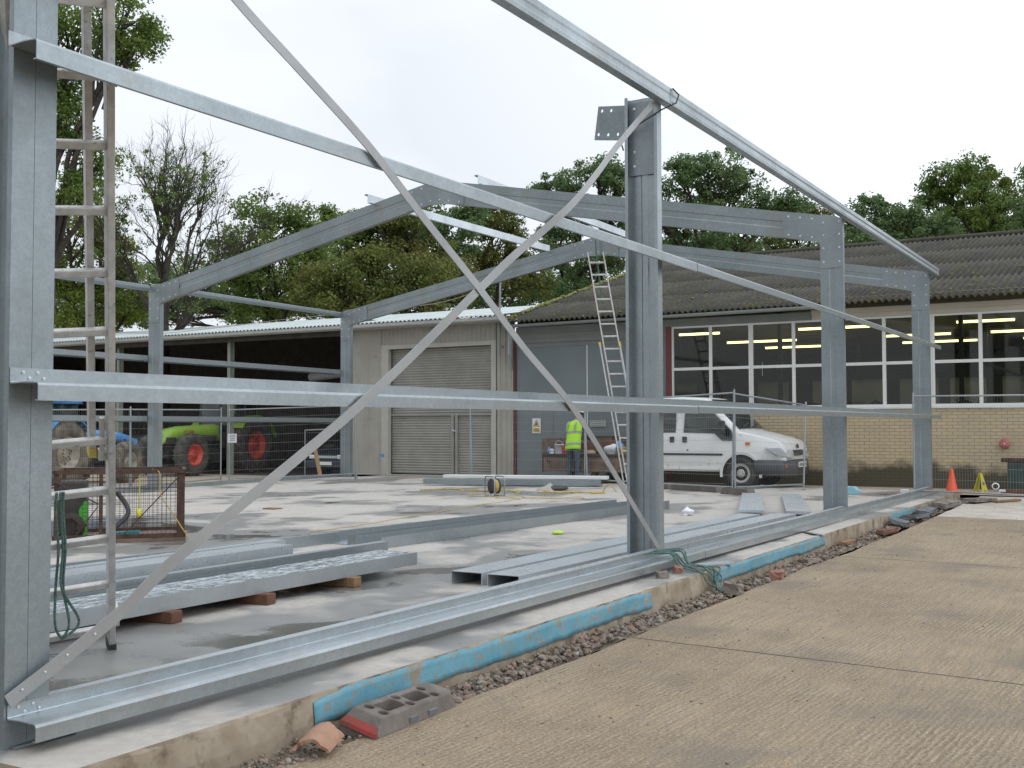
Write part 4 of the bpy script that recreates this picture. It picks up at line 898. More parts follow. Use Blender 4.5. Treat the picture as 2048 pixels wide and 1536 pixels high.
# fence foot block
def foot_block():
    L_, w, h = .77, .235, .13
    e = empty('base_block', (1.45, -.66, -.215), 'holed grey fence foot block with a red end in the trench', 'block', rz=R(2)); e.rotation_euler = (R(13), R(1), R(2))
    bm = bmesh.new()
    def loop(pts, z): return [bm.verts.new((a, b, z)) for a, b in pts]
    def ring(c, rx, ry, n=14, sq=False):
        if sq:
            out = []
            for sx_, sy_, a0 in ((1, 1, 0), (-1, 1, 90), (-1, -1, 180), (1, -1, 270)):
                for k in range(4):
                    a = R(a0+k*30); out.append((c[0]+sx_*(rx-.018)+.018*math.cos(a), c[1]+sy_*(ry-.018)+.018*math.sin(a)))
            return out
        return [(c[0]+rx*math.cos(2*math.pi*k/n), c[1]+ry*math.sin(2*math.pi*k/n)) for k in range(n)]
    tw = w/2-.03
    outer = [(.05, -tw), (L_-.07, -tw), (L_-.03, -tw*.5), (L_-.03, tw*.5), (L_-.07, tw), (.05, tw)]
    holes_ = [ring((.12, .042), .027, .027), ring((.12, -.045), .027, .027), ring((.36, .045), .027, .027), ring((.36, -.045), .027, .027), ring((.60, .045), .027, .027), ring((.60, -.045), .027, .027), ring((.24, 0), .082, .048, sq=True), ring((.48, 0), .082, .048, sq=True)]
    top = [loop(outer, h)]+[loop(q, h) for q in holes_]
    ed = [bm.edges.new((l[i], l[(i+1) % len(l)])) for l in top for i in range(len(l))]
    bmesh.ops.triangle_fill(bm, use_beauty=True, edges=ed)
    for l in top[1:]:
        lo_ = [bm.verts.new((v.co.x, v.co.y, .02)) for v in l]; n = len(l)
        for i in range(n): bm.faces.new((l[i], l[(i+1) % n], lo_[(i+1) % n], lo_[i]))
    mid = loop([(.0, -w/2), (L_-.02, -w/2), (L_, -w*.25), (L_, w*.25), (L_-.02, w/2), (.0, w/2)], .055); bot = loop([(-.0, -w/2-.01), (L_-.02, -w/2-.01), (L_+.01, -w*.25), (L_+.01, w*.25), (L_-.02, w/2+.01), (-.0, w/2+.01)], 0)
    for A, B in ((top[0], mid), (mid, bot)):
        n = 6
        for i in range(n): bm.faces.new((A[i], A[(i+1) % n], B[(i+1) % n], B[i]))
    bmesh.ops.recalc_face_normals(bm, faces=bm.faces[:]); me = bpy.data.meshes.new('block'); bm.to_mesh(me); bm.free(); me.materials.append(G['paver'])
    o = bpy.data.objects.new('block', me); COL.objects.link(o); o.parent = e; bv = o.modifiers.new('b', 'BEVEL'); bv.width = .007; bv.segments = 2; bv.angle_limit = R(35)
    o = MB().add([(-.006, -w/2, .042), (-.006, w/2, .042), (-.002, w/2-.005, .062), (-.002, -w/2+.005, .062), (.018, w/2-.02, .088), (.018, -w/2+.02, .088)], [(0, 1, 2, 3), (3, 2, 4, 5)]).build('red_end', G['redpaint']); o.parent = e
    sm = o.modifiers.new('s', 'SOLIDIFY'); sm.thickness = .004; sm.offset = 1
    for x in (.28, .46): o = MB().box((x, -w/2-.001, .062), (x+.075, -w/2+.018, .09)).build('lifting_notch', G['slate']); o.parent = e
    return e
foot_block()
def shard(c, L_, rad, t, a0, a1, yaw, tilt, name, label):
    n = 16; mb = MB(); vs = []
    rr = random.Random(3)
    for i in range(n+1):
        a = R(a0+(a1-a0)*i/n); e0 = rr.uniform(-.005, .005)+.01*math.sin(i*.9); e1 = rr.uniform(-.005, .005)-.012*math.sin(i*.6)
        for r_, x in ((rad, -L_/2+e0), (rad, L_/2+e1), (rad-t, L_/2+e1), (rad-t, -L_/2+e0)): vs.append((x, r_*math.cos(a), r_*math.sin(a)))
    mb.add(vs, [(i*4+k, (i+1)*4+k, (i+1)*4+(k+1) % 4, i*4+(k+1) % 4) for i in range(n) for k in range(4)]+[(0, 1, 2, 3), (n*4+3, n*4+2, n*4+1, n*4)], False)
    o = mb.build(name, G['terracotta']); o.location = c; o.rotation_euler = (R(tilt), R(-8), R(yaw)); return tag(o, label, 'pipe shard')
shard((1.14, -.68, -.195), .20, .10, .016, 25, 150, 18, 6, 'clay_pipe_shard', 'large broken terracotta pipe shard in the trench by the road edge')
rr = random.Random(77)
def chunk(c, dims, mat, label, name='rubble_slab', group=None, rot=None):
    bm = bmesh.new(); bmesh.ops.create_cube(bm, size=1); bmesh.ops.subdivide_edges(bm, edges=bm.edges[:], cuts=2, use_grid_fill=True)
    for v in bm.verts:
        v.co = Vector((v.co.x*dims[0], v.co.y*dims[1], v.co.z*dims[2]))+Vector([rr.uniform(-1, 1)*min(dims)*.10 for _ in range(3)])
    me = bpy.data.meshes.new(name); bm.to_mesh(me); bm.free(); me.materials.append(mat); o = bpy.data.objects.new(name, me); COL.objects.link(o)
    o.location = c; o.rotation_euler = rot or (rr.uniform(-.15, .15), rr.uniform(-.15, .15), rr.uniform(-.8, .8)); return tag(o, label, 'rubble', group)
gr = 'rubble pieces in the trench'
chunk((8.15, -.72, -.17), (.26, .12, .09), G['brickred'], 'broken red-brown brick in the trench beyond the rope', 'brick', gr, (0, .05, .2))
chunk((9.5, -.66, -.17), (.22, .14, .05), G['rubble'], 'flat grey stone next to the road edge, past the red brick', group=gr)
chunk((11.6, -.58, -.15), (.5, .09, .04), G['wood'], 'sliver of yellowish timber against the slab edge', 'timber_offcut', gr, (0, 0, .03))
chunk((13.3, -.72, -.14), (.85, .10, .06), G['woodred'], 'reddish timber offcut along the road edge', 'timber_offcut', gr, (0, .02, -.03))
chunk((14.6, -.62, -.12), (.8, .22, .07), G['slate'], 'dark slab tipped in the trench, nearest of the dark ones', group=gr, rot=(.25, .05, .1))
chunk((15.6, -.66, -.11), (.7, .25, .06), G['slate'], 'dark slab lying flat behind the tipped one', group=gr, rot=(-.2, .02, -.1))
chunk((16.8, -.62, -.09), (1.0, .2, .07), G['slate'], 'long dark slab at the far end of the trench', group=gr, rot=(.1, 0, .05))
chunk((18.3, -.7, -.06), (1.1, .22, .09), G['rubble'], 'pale concrete lump closing off the trench', group=gr, rot=(.1, 0, -.1))
chunk((19.6, -1.05, -.05), (.9, .3, .06), G['rubble'], 'broken concrete piece spread beyond the trench end', group=gr, rot=(0, .03, -.3))
chunk((19.9, -1.5, -.07), (.7, .12, .04), G['wood'], 'thin timber strip beside the broken concrete', 'timber_offcut', gr, (0, 0, -.5))
chunk((6.9, -.70, -.15), (.16, .15, .09), G['rubble'], 'pale stone weighing down the rope end', group=gr)
for k, (x, y) in enumerate(((6.2, -.30), (6.6, -.28))): chunk((x, y, .03), (.10, .07, .055), G['rubble'] if k == 0 else G['brickred'], ('small grey packing stone under the base rail', 'small brick packing piece under the base rail')[k], 'packing_piece', 'packing under the base rail')
chunk((7.35, -.36, .008), (.36, .12, .012), G['galv'], 'little steel packer on the slab edge beyond the rope', 'steel_packer', 'packers on the slab edge')
chunk((10.9, -.33, .008), (.45, .16, .012), G['galv'], 'little steel packer on the slab edge before the third column', 'steel_packer', 'packers on the slab edge')
# ------------------------------------------------------------------ Heras fencing
def fence_panel(bl, br, tl, tr, label, foot=True):
    bl, br, tl, tr = map(Vector, (bl, br, tl, tr)); e = empty('fence_panel', bl, label, 'fence panel', 'mesh fence panels round the site')
    B = lambda u, v: (bl*(1-u)+br*u)*(1-v)+(tl*(1-u)+tr*u)*v
    def part(nm, mb, mt): o = mb.build(nm, mt, loc=tuple(bl)); o.parent = e; return o
    for u in (0, 1): part('post', MB().tube([B(u, 0)-Vector((0, 0, .0)), B(u, 1)+Vector((0, 0, .04))], .02, 8), G['galv'])
    part('rail', MB().tube([B(0, .985), B(1, .985)], .016, 8), G['galv']); part('rail', MB().tube([B(0, .07), B(1, .07)], .016, 8), G['galv'])
    w = (br-bl).length; n = int(w/.05); mb = MB()
    for i in range(1, n): 
        p, q = B(i/n, .07), B(i/n, .985); d = (br-bl).normalized()*.0013; mb.quad(p-d, p+d, q+d, q-d); 
    for k in range(1, 8):
        p, q = B(0, .07+.915*k/8), B(1, .07+.915*k/8); d = Vector((0, 0, .0022)); mb.quad(p-d, p+d, q+d, q-d)
    part('mesh', mb, G['wire']); return e
def ffoot(c, yaw, label):
    e = MB()
    e.prism([(-.35, 0), (.35, 0), (.31, .12), (-.31, .12)], (0, -.11, 0), (1, 0, 0), (0, 0, 1), (0, .22, 0))
    for x in (-.22, -.08, .08, .22): e.lathe([(.035, .1205), (.035, .126), (.05, .126), (.05, .1205)], (x, 0, 0), (0, 0, 1), 10)
    o = e.build('base_block', G['paver']); o.location = c; o.rotation_euler = (0, 0, yaw); tag(o, label, 'fence foot', 'feet under the fence posts')
def V(x, y, z): return Vector((x, y, z))
A1, A2 = V(13.2, 20.3, -.17), V(15.05, 16.6, -.17); B2 = V(19.05, 17.7, -.17); C1 = V(19.1, 17.45, -.17); C2 = V(19.95, 13.9, .0); D2 = V(20.1, 10.5, 0); E2 = V(20.0, 7.35, 0); E3 = V(18.25, 3.2, 0); F2 = V(20.25, 2.42, 0); H1 = V(19.9, .15, -.06); H2 = V(19.3, -3.8, -.1)
zt = lambda p, h: p+Vector((0, 0, h))
fence_panel(A1, A2, zt(A1, 1.95), zt(A2, 1.95), 'leftmost mesh fence panel in front of the blue tractor')
fence_panel(A2+V(.06, .02, 0), B2, zt(A2, 1.95), zt(B2, 2.0), 'mesh fence panel in front of the green tractor nose')
fence_panel(C1, C2, zt(C1, 2.0), zt(C2, 1.92), 'mesh fence panel right of the green tractor, across the red wheel')
fence_panel(C2+V(0, -.05, 0), D2, zt(C2, 1.92), zt(D2, 1.9), 'mesh fence panel in front of the roller shutter')
fence_panel(D2+V(0, -.05, 0), E2, zt(D2, 1.9), zt(E2, 1.9), 'mesh fence panel in front of the grey sliding door and worker')
fence_panel(E2+V(0, -.06, 0), E3+V(0, .06, 0), zt(E2, 1.9), zt(E3, 2.02), 'mesh fence panel between the truck bed and the tall column')
fence_panel(E3, F2, zt(E3, 2.0), F2+V(.25, .0, 1.80), 'short skewed mesh fence panel across the front of the white truck')
fence_panel(H1, H2, zt(H1, 2.0), zt(H2, 2.0), 'mesh fence panel by the orange cone, right edge')
ffoot((18.25, 3.15, 0.002), R(70), 'fence foot between the leaning posts in front of the truck')
for k, (x, y) in enumerate(((18.9, 4.6), (18.6, 4.0), (19.2, 5.3))): ffoot((x+.3, y, .002), R(65), ('fence foot lying behind the tall column, middle one', 'fence foot lying nearest the truck wheel', 'fence foot lying farthest along the low rail')[k])
ffoot((20.0, 7.3, .002), R(80), 'fence foot under the posts beside the worker')
notice = MB().box((-.004, -.16, 0), (0, .16, .24)).build('paper_notice', G['cloth_white']); notice.location = (18.95, 17.2, .93); tag(notice, 'small white notice tied on the fence by the green tractor', 'notice')
o = MB(); [o.box((-.0065, -.11, .06+.045*k), (-.0045, .10-.03*(k % 2), .075+.045*k)) for k in range(4)]; o = o.build('text_lines', G['fasciagrey']); o.parent = notice
G['cablepale'] = M('pale_cable', (.35, .32, .24), None, 5, .7)
CABLE = [(22.5, 26.59, 4.6), (22.5, 24.1, 4.37), (22.5, 21.7, 4.42), (22.5, 18.6, 4.55), (22.5, 15.8, 4.62), (22.5, 13.1, 4.72), (22.5, 11.7, 5.0)]
ropecurve(CABLE, .009, G['cablepale'], 'overhead_cable', 'thin pale cable sagging across in front of the trees')
TREES = [
     ('large_oak', 'leafg', [20.4, 27.3, -0.3], [(20.8, 25.9, 14.2, 1.5, 1.0), (21.1, 23.9, 14.4, 1.2, 0.9), (21.5, 23.7, 13.6, 0.8, 0.6), (21.4, 24.7, 13.2, 0.7, 0.4), (20.7, 26.2, 12.3, 0.6, 1.0), (20.5, 26.0, 10.9, 0.9, 0.8), (21.5, 25.6, 9.8, 1.0, 0.8), (20.6, 25.5, 8.8, 0.8, 0.6), (19.5, 26.8, 14.0, 1.4, 1.3), (19.4, 27.1, 11.2, 1.3, 1.4)], 'tall oak overhanging the left edge behind the ladder'),
     ('oak_tree', 'leafy', [30.7, 37.4, -0.3], [(29.5, 37.3, 10.1, 2.0, 1.3), (31.2, 36.6, 9.2, 1.2, 1.1), (30.2, 38.2, 7.9, 1.8, 1.3), (31.5, 36.5, 7.7, 1.3, 1.3), (29.9, 37.3, 6.1, 2.0, 1.1), (29.6, 39.7, 8.8, 2.0, 2.4), (31.8, 36.0, 6.6, 1.1, 0.9)], 'yellowing oak behind the open shed, left of the bare tree'),
     ('thin_tree', 'bare', [28.2, 29.9, -0.3], [], 'nearly leafless tree with a fan of fine branches'),
     ('oak_tree', 'leafg', [34.9, 30.3, -0.3], [(35.1, 30.5, 10.8, 1.7, 1.1), (33.5, 30.6, 9.2, 1.7, 1.1), (35.8, 29.6, 9.9, 1.6, 1.3), (34.4, 29.6, 7.9, 2.0, 1.6), (34.4, 31.9, 7.9, 1.3, 1.1), (35.4, 28.4, 8.5, 1.1, 1.3), (34.7, 30.8, 6.6, 2.0, 0.9)], 'full rounded green oak between the bare tree and the frame apex'),
     ('hedge_tree', 'leafo', [34.2, 25.4, -0.3], [(33.5, 25.2, 6.6, 2.1, 1.3), (35.4, 24.2, 7.1, 1.9, 1.3), (33.8, 26.6, 7.1, 1.5, 1.3), (35.0, 22.7, 6.4, 1.3, 1.0), (34.2, 24.4, 8.1, 1.3, 0.8), (35.4, 22.2, 7.5, 0.8, 0.8)], 'low olive brown thicket just above the pale shed roof'),
     ('young_tree', 'leafg', [43.2, 31.9, -0.3], [(42.2, 32.5, 11.5, 1.5, 1.3), (42.7, 31.0, 11.0, 1.5, 1.5), (41.8, 31.6, 9.9, 2.1, 1.5), (43.5, 29.9, 11.2, 1.0, 1.0)], 'thin green tree rising behind the olive thicket'),
     ('ash_tree', 'leafd', [46.7, 29.9, -0.3], [(46.6, 30.1, 12.1, 1.7, 1.3), (46.2, 28.3, 11.3, 1.6, 1.6), (46.2, 30.8, 10.8, 1.3, 1.3), (47.5, 27.8, 12.9, 1.2, 1.1), (45.9, 28.8, 9.4, 1.9, 1.3)], 'dark open crowned tree left of the frame apex'),
     ('ash_tree', 'leafo', [50.1, 28.1, -0.3], [(49.9, 28.1, 12.7, 1.9, 1.2), (50.4, 27.4, 11.1, 1.9, 1.7), (49.8, 29.0, 10.0, 1.9, 1.7), (50.9, 26.7, 9.4, 1.9, 1.4), (47.8, 29.4, 8.6, 1.9, 1.1)], 'brownish open crowned tree below the frame apex'),
     ('pine_like_tree', 'leafd', [56.5, 25.0, -0.3], [(54.9, 26.0, 15.4, 1.6, 0.8), (56.0, 24.3, 16.2, 1.6, 0.9), (56.3, 23.3, 15.5, 1.5, 1.3), (55.8, 25.5, 14.1, 1.8, 1.0), (56.4, 23.8, 13.4, 1.8, 1.5), (55.0, 26.7, 12.0, 1.8, 1.5), (55.6, 24.7, 10.8, 2.3, 1.5), (54.3, 27.3, 15.1, 0.7, 0.4), (54.2, 25.9, 9.0, 2.3, 1.2)], 'spreading dark tree just left of the tall column'),
     ('oak_tree', 'leafd', [56.1, 17.7, -0.3], [(55.6, 17.4, 15.5, 2.1, 1.2), (54.4, 18.3, 14.6, 1.5, 1.4), (56.8, 16.5, 14.6, 1.7, 1.2), (55.9, 17.9, 13.3, 2.2, 1.4), (57.4, 15.2, 13.3, 1.9, 1.4), (57.4, 13.3, 13.5, 1.2, 0.8), (55.8, 15.6, 11.6, 2.5, 1.1), (55.1, 19.3, 12.2, 1.4, 1.4), (54.3, 20.4, 13.3, 1.4, 1.7)], 'big dark rounded oak right of the tall column'),
     ('oak_tree', 'leafo', [64.6, 15.1, -0.3], [(64.3, 15.3, 13.5, 1.8, 1.2), (64.0, 16.2, 12.0, 2.4, 1.2), (64.4, 14.0, 13.8, 0.9, 0.8)], 'lower brownish tree trailing off right of the big dark oak'),
     ('oak_tree', 'leafd', [63.0, 9.8, -0.3], [(62.3, 9.7, 13.6, 1.6, 1.1), (62.9, 8.7, 12.9, 2.0, 1.4), (62.2, 10.6, 12.5, 1.3, 1.1), (63.2, 7.2, 12.7, 1.7, 1.4), (61.7, 9.4, 11.6, 2.6, 0.9)], 'low dark bushy tree over the workshop ridge'),
     ('oak_tree', 'leafg', [67.5, 6.2, -0.3], [(66.4, 6.6, 15.5, 1.8, 1.2), (67.5, 5.5, 16.2, 1.8, 1.2), (67.2, 4.2, 14.8, 1.6, 1.5), (65.9, 5.6, 13.7, 2.3, 1.5), (67.5, 4.1, 13.1, 1.8, 1.5), (65.9, 7.6, 14.6, 1.2, 1.0)], 'tall loose crowned tree over the right end of the ridge'),
     ('dark_tree', 'leafd', [58.4, 1.8, -0.3], [(57.8, 1.5, 12.1, 1.1, 1.5), (58.5, 0.7, 13.1, 1.7, 1.7)], 'dark tree cut by the right edge of the photo'),
     ('hedge_tree', 'leafd', [58.9, 32.8, -0.3], [(49.8, 49.7, 9.9, 3.8, 2.6), (51.5, 44.8, 9.5, 3.8, 1.9), (53.5, 40.8, 9.2, 3.8, 1.6), (55.1, 36.1, 9.4, 3.8, 1.6), (59.0, 32.9, 9.8, 3.8, 1.9), (46.5, 52.3, 9.5, 3.5, 2.9), (60.7, 29.4, 10.7, 3.2, 1.9), (45.3, 56.0, 8.9, 3.5, 2.2)], 'dark shaded belt of undergrowth behind the sheds'),
]
TREES += [('hedge_tree', 'leafd', [68.9, 19.7, -0.3], [(64.1, 26.4, 12.9, 2.6, 2.0), (66.9, 24.2, 12.7, 3.0, 1.6), (67.5, 19.6, 11.9, 3.3, 1.5), (70.4, 16.7, 12.0, 3.0, 1.3), (72.3, 14.0, 12.9, 2.0, 1.2), (67.3, 21.8, 12.9, 2.3, 1.6)], 'dark low thicket seen between the columns above the workshop ridge'),
    ('hedge_tree', 'leafg', [70.5, 9.0, -0.3], [(67.4, 11.8, 13.2, 1.6, 1.2), (69.9, 10.4, 12.9, 2.5, 1.2), (71.1, 7.5, 13.2, 2.5, 1.6), (71.8, 4.3, 13.2, 2.8, 1.6), (73.3, 2.3, 13.5, 1.9, 1.9)], 'green thicket along the workshop ridge at the right edge'),
    ('ash_tree', 'leafo', [42.6, 28.9, -0.3], [(42.6, 28.9, 9.7, 1.7, 1.2), (43.6, 27.7, 9.7, 1.5, 1.2), (41.9, 29.6, 11.6, 1.0, 0.9), (42.9, 28.5, 11.7, 1.2, 0.9), (43.6, 26.0, 8.6, 1.7, 1.2)], 'olive green tree under the left slope of the near rafter')]
# ------------------------------------------------------------------ trees
def leafcloud(name, mat, clumps, per, size, rs):
    """clumps (n,4) xyz r -> small bent leaf faces"""
    c = np.repeat(clumps, per, axis=0); n = len(c)
    d = rs.normal(size=(n, 3)); d /= np.linalg.norm(d, axis=1)[:, None]; rad = rs.random(n)**.45
    p = c[:, :3]+d*(rad*c[:, 3])[:, None]*np.array([1, 1, .72]); s = size*(.6+.8*rs.random(n))
    nrm = d*.5+rs.normal(size=(n, 3))*.6+np.array([0, 0, .5]); nrm /= np.linalg.norm(nrm, axis=1)[:, None]
    a = np.cross(nrm, rs.normal(size=(n, 3))); a /= np.linalg.norm(a, axis=1)[:, None]; b = np.cross(nrm, a)
    q = np.stack([p-a*s[:, None]*.5, p-b*s[:, None]*.36+a*s[:, None]*.05, p+a*s[:, None]*.6, p+b*s[:, None]*.36+a*s[:, None]*.05], 1).reshape(-1, 3)
    me = bpy.data.meshes.new(name); me.vertices.add(len(q)); me.vertices.foreach_set('co', q.astype(np.float32).ravel())
    me.loops.add(len(q)); me.loops.foreach_set('vertex_index', np.arange(len(q), dtype=np.int32))
    me.polygons.add(n); me.polygons.foreach_set('loop_start', np.arange(0, len(q), 4, dtype=np.int32)); me.polygons.foreach_set('loop_total', np.full(n, 4, dtype=np.int32))
    me.update(); me.validate(); me.materials.append(mat); o = bpy.data.objects.new(name, me); COL.objects.link(o); return o
def limb(mb, a, b, r0, r1, rr, n=5, wob=.06, sides=6):
    a, b = Vector(a), Vector(b); l = (b-a).length; pts = []
    for i in range(n+1):
        t = i/n; w = math.sin(math.pi*t)*l*wob
        pts.append(a.lerp(b, t)+Vector((rr.uniform(-w, w), rr.uniform(-w, w), rr.uniform(-w, w)+math.sin(math.pi*t)*l*.05)))
    mb.tube(pts, [r0+(r1-r0)*i/n for i in range(n+1)], sides, cap=False); return pts
GR = {'oak_tree': 'trees behind the buildings', 'ash_tree': 'trees behind the buildings', 'hedge_tree': 'undergrowth behind the buildings'}
for ti, (nm, mk, base, blobs, lab) in enumerate(TREES):
    rr = random.Random(100+ti); rs = np.random.RandomState(100+ti)
    e = empty(nm, base, lab, 'tree', GR.get(nm))
    base = Vector(base); tm = MB()
    if mk == 'bare':
        clumps = []
        def grow(p, q, r, lvl):
            pts = limb(tm, p, q, r, r*.55, rr, 5, .07, 6 if lvl < 1 else 4 if lvl < 2 else 3)
            d = (q-p).normalized(); l = (q-p).length
            if lvl >= 4 or r < .007:
                if rr.random() < .12 and q.z < 11.8: clumps.append((*q, rr.uniform(.12, .3)))
                return
            n = (5, 4, 4, 3)[lvl]
            for k in range(n+1):
                t = 1 if k == n else rr.uniform(.3, .97)
                o_ = pts[int(t*5)]; sp_ = (.38, .5, .6, .7)[lvl] if k < n else .22
                nd = (d+Vector((rr.gauss(0, sp_), rr.gauss(0, sp_), rr.gauss(.12, .25)))).normalized()
                grow(o_, o_+nd*l*rr.uniform(.38, .62), r*rr.uniform(.38, .5), lvl+1)
        tm.tube([base, base+Vector((.05, 0, 3)), base+Vector((0, 0, 6.6))], [.27, .24, .18], 8)
        for k in range(11):
            a = 2*math.pi*(k*.382); el = (.2, .55, .9, 1.2, 1.45)[k % 5]
            tgt = base+Vector((0, 0, 7.5))+Vector((math.cos(a)*math.cos(el)*2.6, math.sin(a)*math.cos(el)*2.7, math.sin(el)*2.9))
            grow(base+Vector((0, 0, 4.4+1.8*(el/1.45))), tgt, .085, 0)
        per, size = 26, .085; cl_ = np.array(clumps); mat = G['leafg']
    else:
        d = (base-CAM).length; cl_ = []
        cz = sum(b[2] for b in blobs)/len(blobs); cx = sum(b[0] for b in blobs)/len(blobs); cy = sum(b[1] for b in blobs)/len(blobs)
        low = min(b[2]-b[4] for b in blobs)
        hedge = nm == 'hedge_tree'
        fork = base+Vector(((cx-base.x)*.3, (cy-base.y)*.3, max(1.5, (low+.3)*.75))); tr = .13+.012*(cz)
        limb(tm, base, fork, tr*1.3, tr*.9, rr, 5, .02, 9)
        for (x, y, z, rx, rz) in blobs:
            c = Vector((x, y, z)); mid = fork.lerp(c, .45)+Vector((rr.uniform(-.5, .5), rr.uniform(-.5, .5), rr.uniform(.2, .8)))
            limb(tm, fork, mid, tr*.5, tr*.3, rr, 4, .04); limb(tm, mid, c, tr*.3, .05, rr, 4, .05)
            n = int(12+rx*rz*12.5)
            for k in range(n):
                v = Vector((rr.gauss(0, 1), rr.gauss(0, 1), rr.gauss(0, 1))).normalized()*(rr.random()**.38)
                if v.z < -.55: continue
                q = c+Vector((v.x*rx, v.y*rx*.95, v.z*rz)); cl_.append((*q, rr.uniform(.28, .72)*(1.25 if hedge else 1)))
                if k % 2 == 0: limb(tm, mid.lerp(c, rr.uniform(.3, 1)), q, .045, .012, rr, 3, .08, 4)
        cl_ = np.array(cl_); per = 130 if d < 45 else 105; size = .10 if d < 45 else .125 if d < 58 else .145; mat = G[mk]
    cr = leafcloud('crown', mat, cl_, per, size, rs)
    for o in (cr, tm.build('trunk', G['bark'])):
        o.parent = e; o.matrix_parent_inverse = Matrix.Translation(-base)
print('leaf faces', sum(len(o.data.polygons) for o in COL.objects if o.name.startswith('crown')))
# ------------------------------------------------------------------ vehicles
def wheel(par, c, ax, r, w, rim_r, rim_mat, tyre_mat, lugs=0, name='wheel', dish=.25):
    """ax points outwards (visible side)"""
    c = Vector(c); ax = Vector(ax).normalized()
    ty = MB().lathe([(rim_r, -w/2), (r*.86, -w/2), (r*.97, -w*.36), (r, -w*.2), (r, w*.2), (r*.97, w*.36), (r*.86, w/2), (rim_r, w/2), (rim_r*.96, w*.3), (rim_r*.96, -w*.3)], (0, 0, 0), ax, 32)
    if lugs:
        u = ax.orthogonal().normalized(); v = ax.cross(u)
        for k in range(lugs):
            for sd_ in (-1, 1):
                a = 2*math.pi*(k+.25*sd_)/lugs; da = sd_*.10
                rd = u*math.cos(a)+v*math.sin(a); tg = -u*math.sin(a)+v*math.cos(a)
                rd2 = u*math.cos(a+da*1.6)+v*math.sin(a+da*1.6)
                p = rd*(r*.985)+ax*w*.06*sd_; q = rd2*(r*.955)+ax*w*.47*sd_
                ty.bar(p, q, r*.045, r*.075, up=rd)
    o = ty.build(name, tyre_mat); o.parent = par; o.location = c
    h = MB().lathe([(rim_r*.97, w*.30), (rim_r*.97, w*.44), (rim_r*.86, w*.42), (rim_r*.80, w*.42-dish*w), (rim_r*.42, w*.40-dish*w), (rim_r*.36, w*.40-dish*w+w*.12), (rim_r*.16, w*.42-dish*w+w*.14), (0, w*.42-dish*w+w*.14)], (0, 0, 0), ax, 28)
    h = h.build('rim', rim_mat); h.parent = o
    u = ax.orthogonal().normalized(); v = ax.cross(u); nb = MB()
    for k in range(8): a = 2*math.pi*k/8; p = (u*math.cos(a)+v*math.sin(a))*rim_r*.28; nb.lathe([(rim_r*.04, w*.55-dish*w), (rim_r*.04, w*.60-dish*w), (0, w*.60-dish*w)], p, ax, 6)
    for k in range(8): a = 2*math.pi*k/8+.2; p = (u*math.cos(a)+v*math.sin(a))*rim_r*.6; nb.lathe([(rim_r*.07, w*.43-dish*w), (0, w*.43-dish*w)], p, ax, 8)
    nb = nb.build('wheel_nuts', G['blackpl']); nb.parent = o
    return o
def loft(secs, close=True, cap=True, smooth=True):
    n = len(secs[0]); mb = MB(); vs = [p for s_ in secs for p in s_]
    fs = [(i*n+k, i*n+(k+1) % n, (i+1)*n+(k+1) % n, (i+1)*n+k) for i in range(len(secs)-1) for k in range(n if close else n-1)]
    mb.add(vs, fs, smooth)
    if cap: mb.add(secs[0], [tuple(range(n-1, -1, -1))]); mb.add(secs[-1], [tuple(range(n))])
    return mb
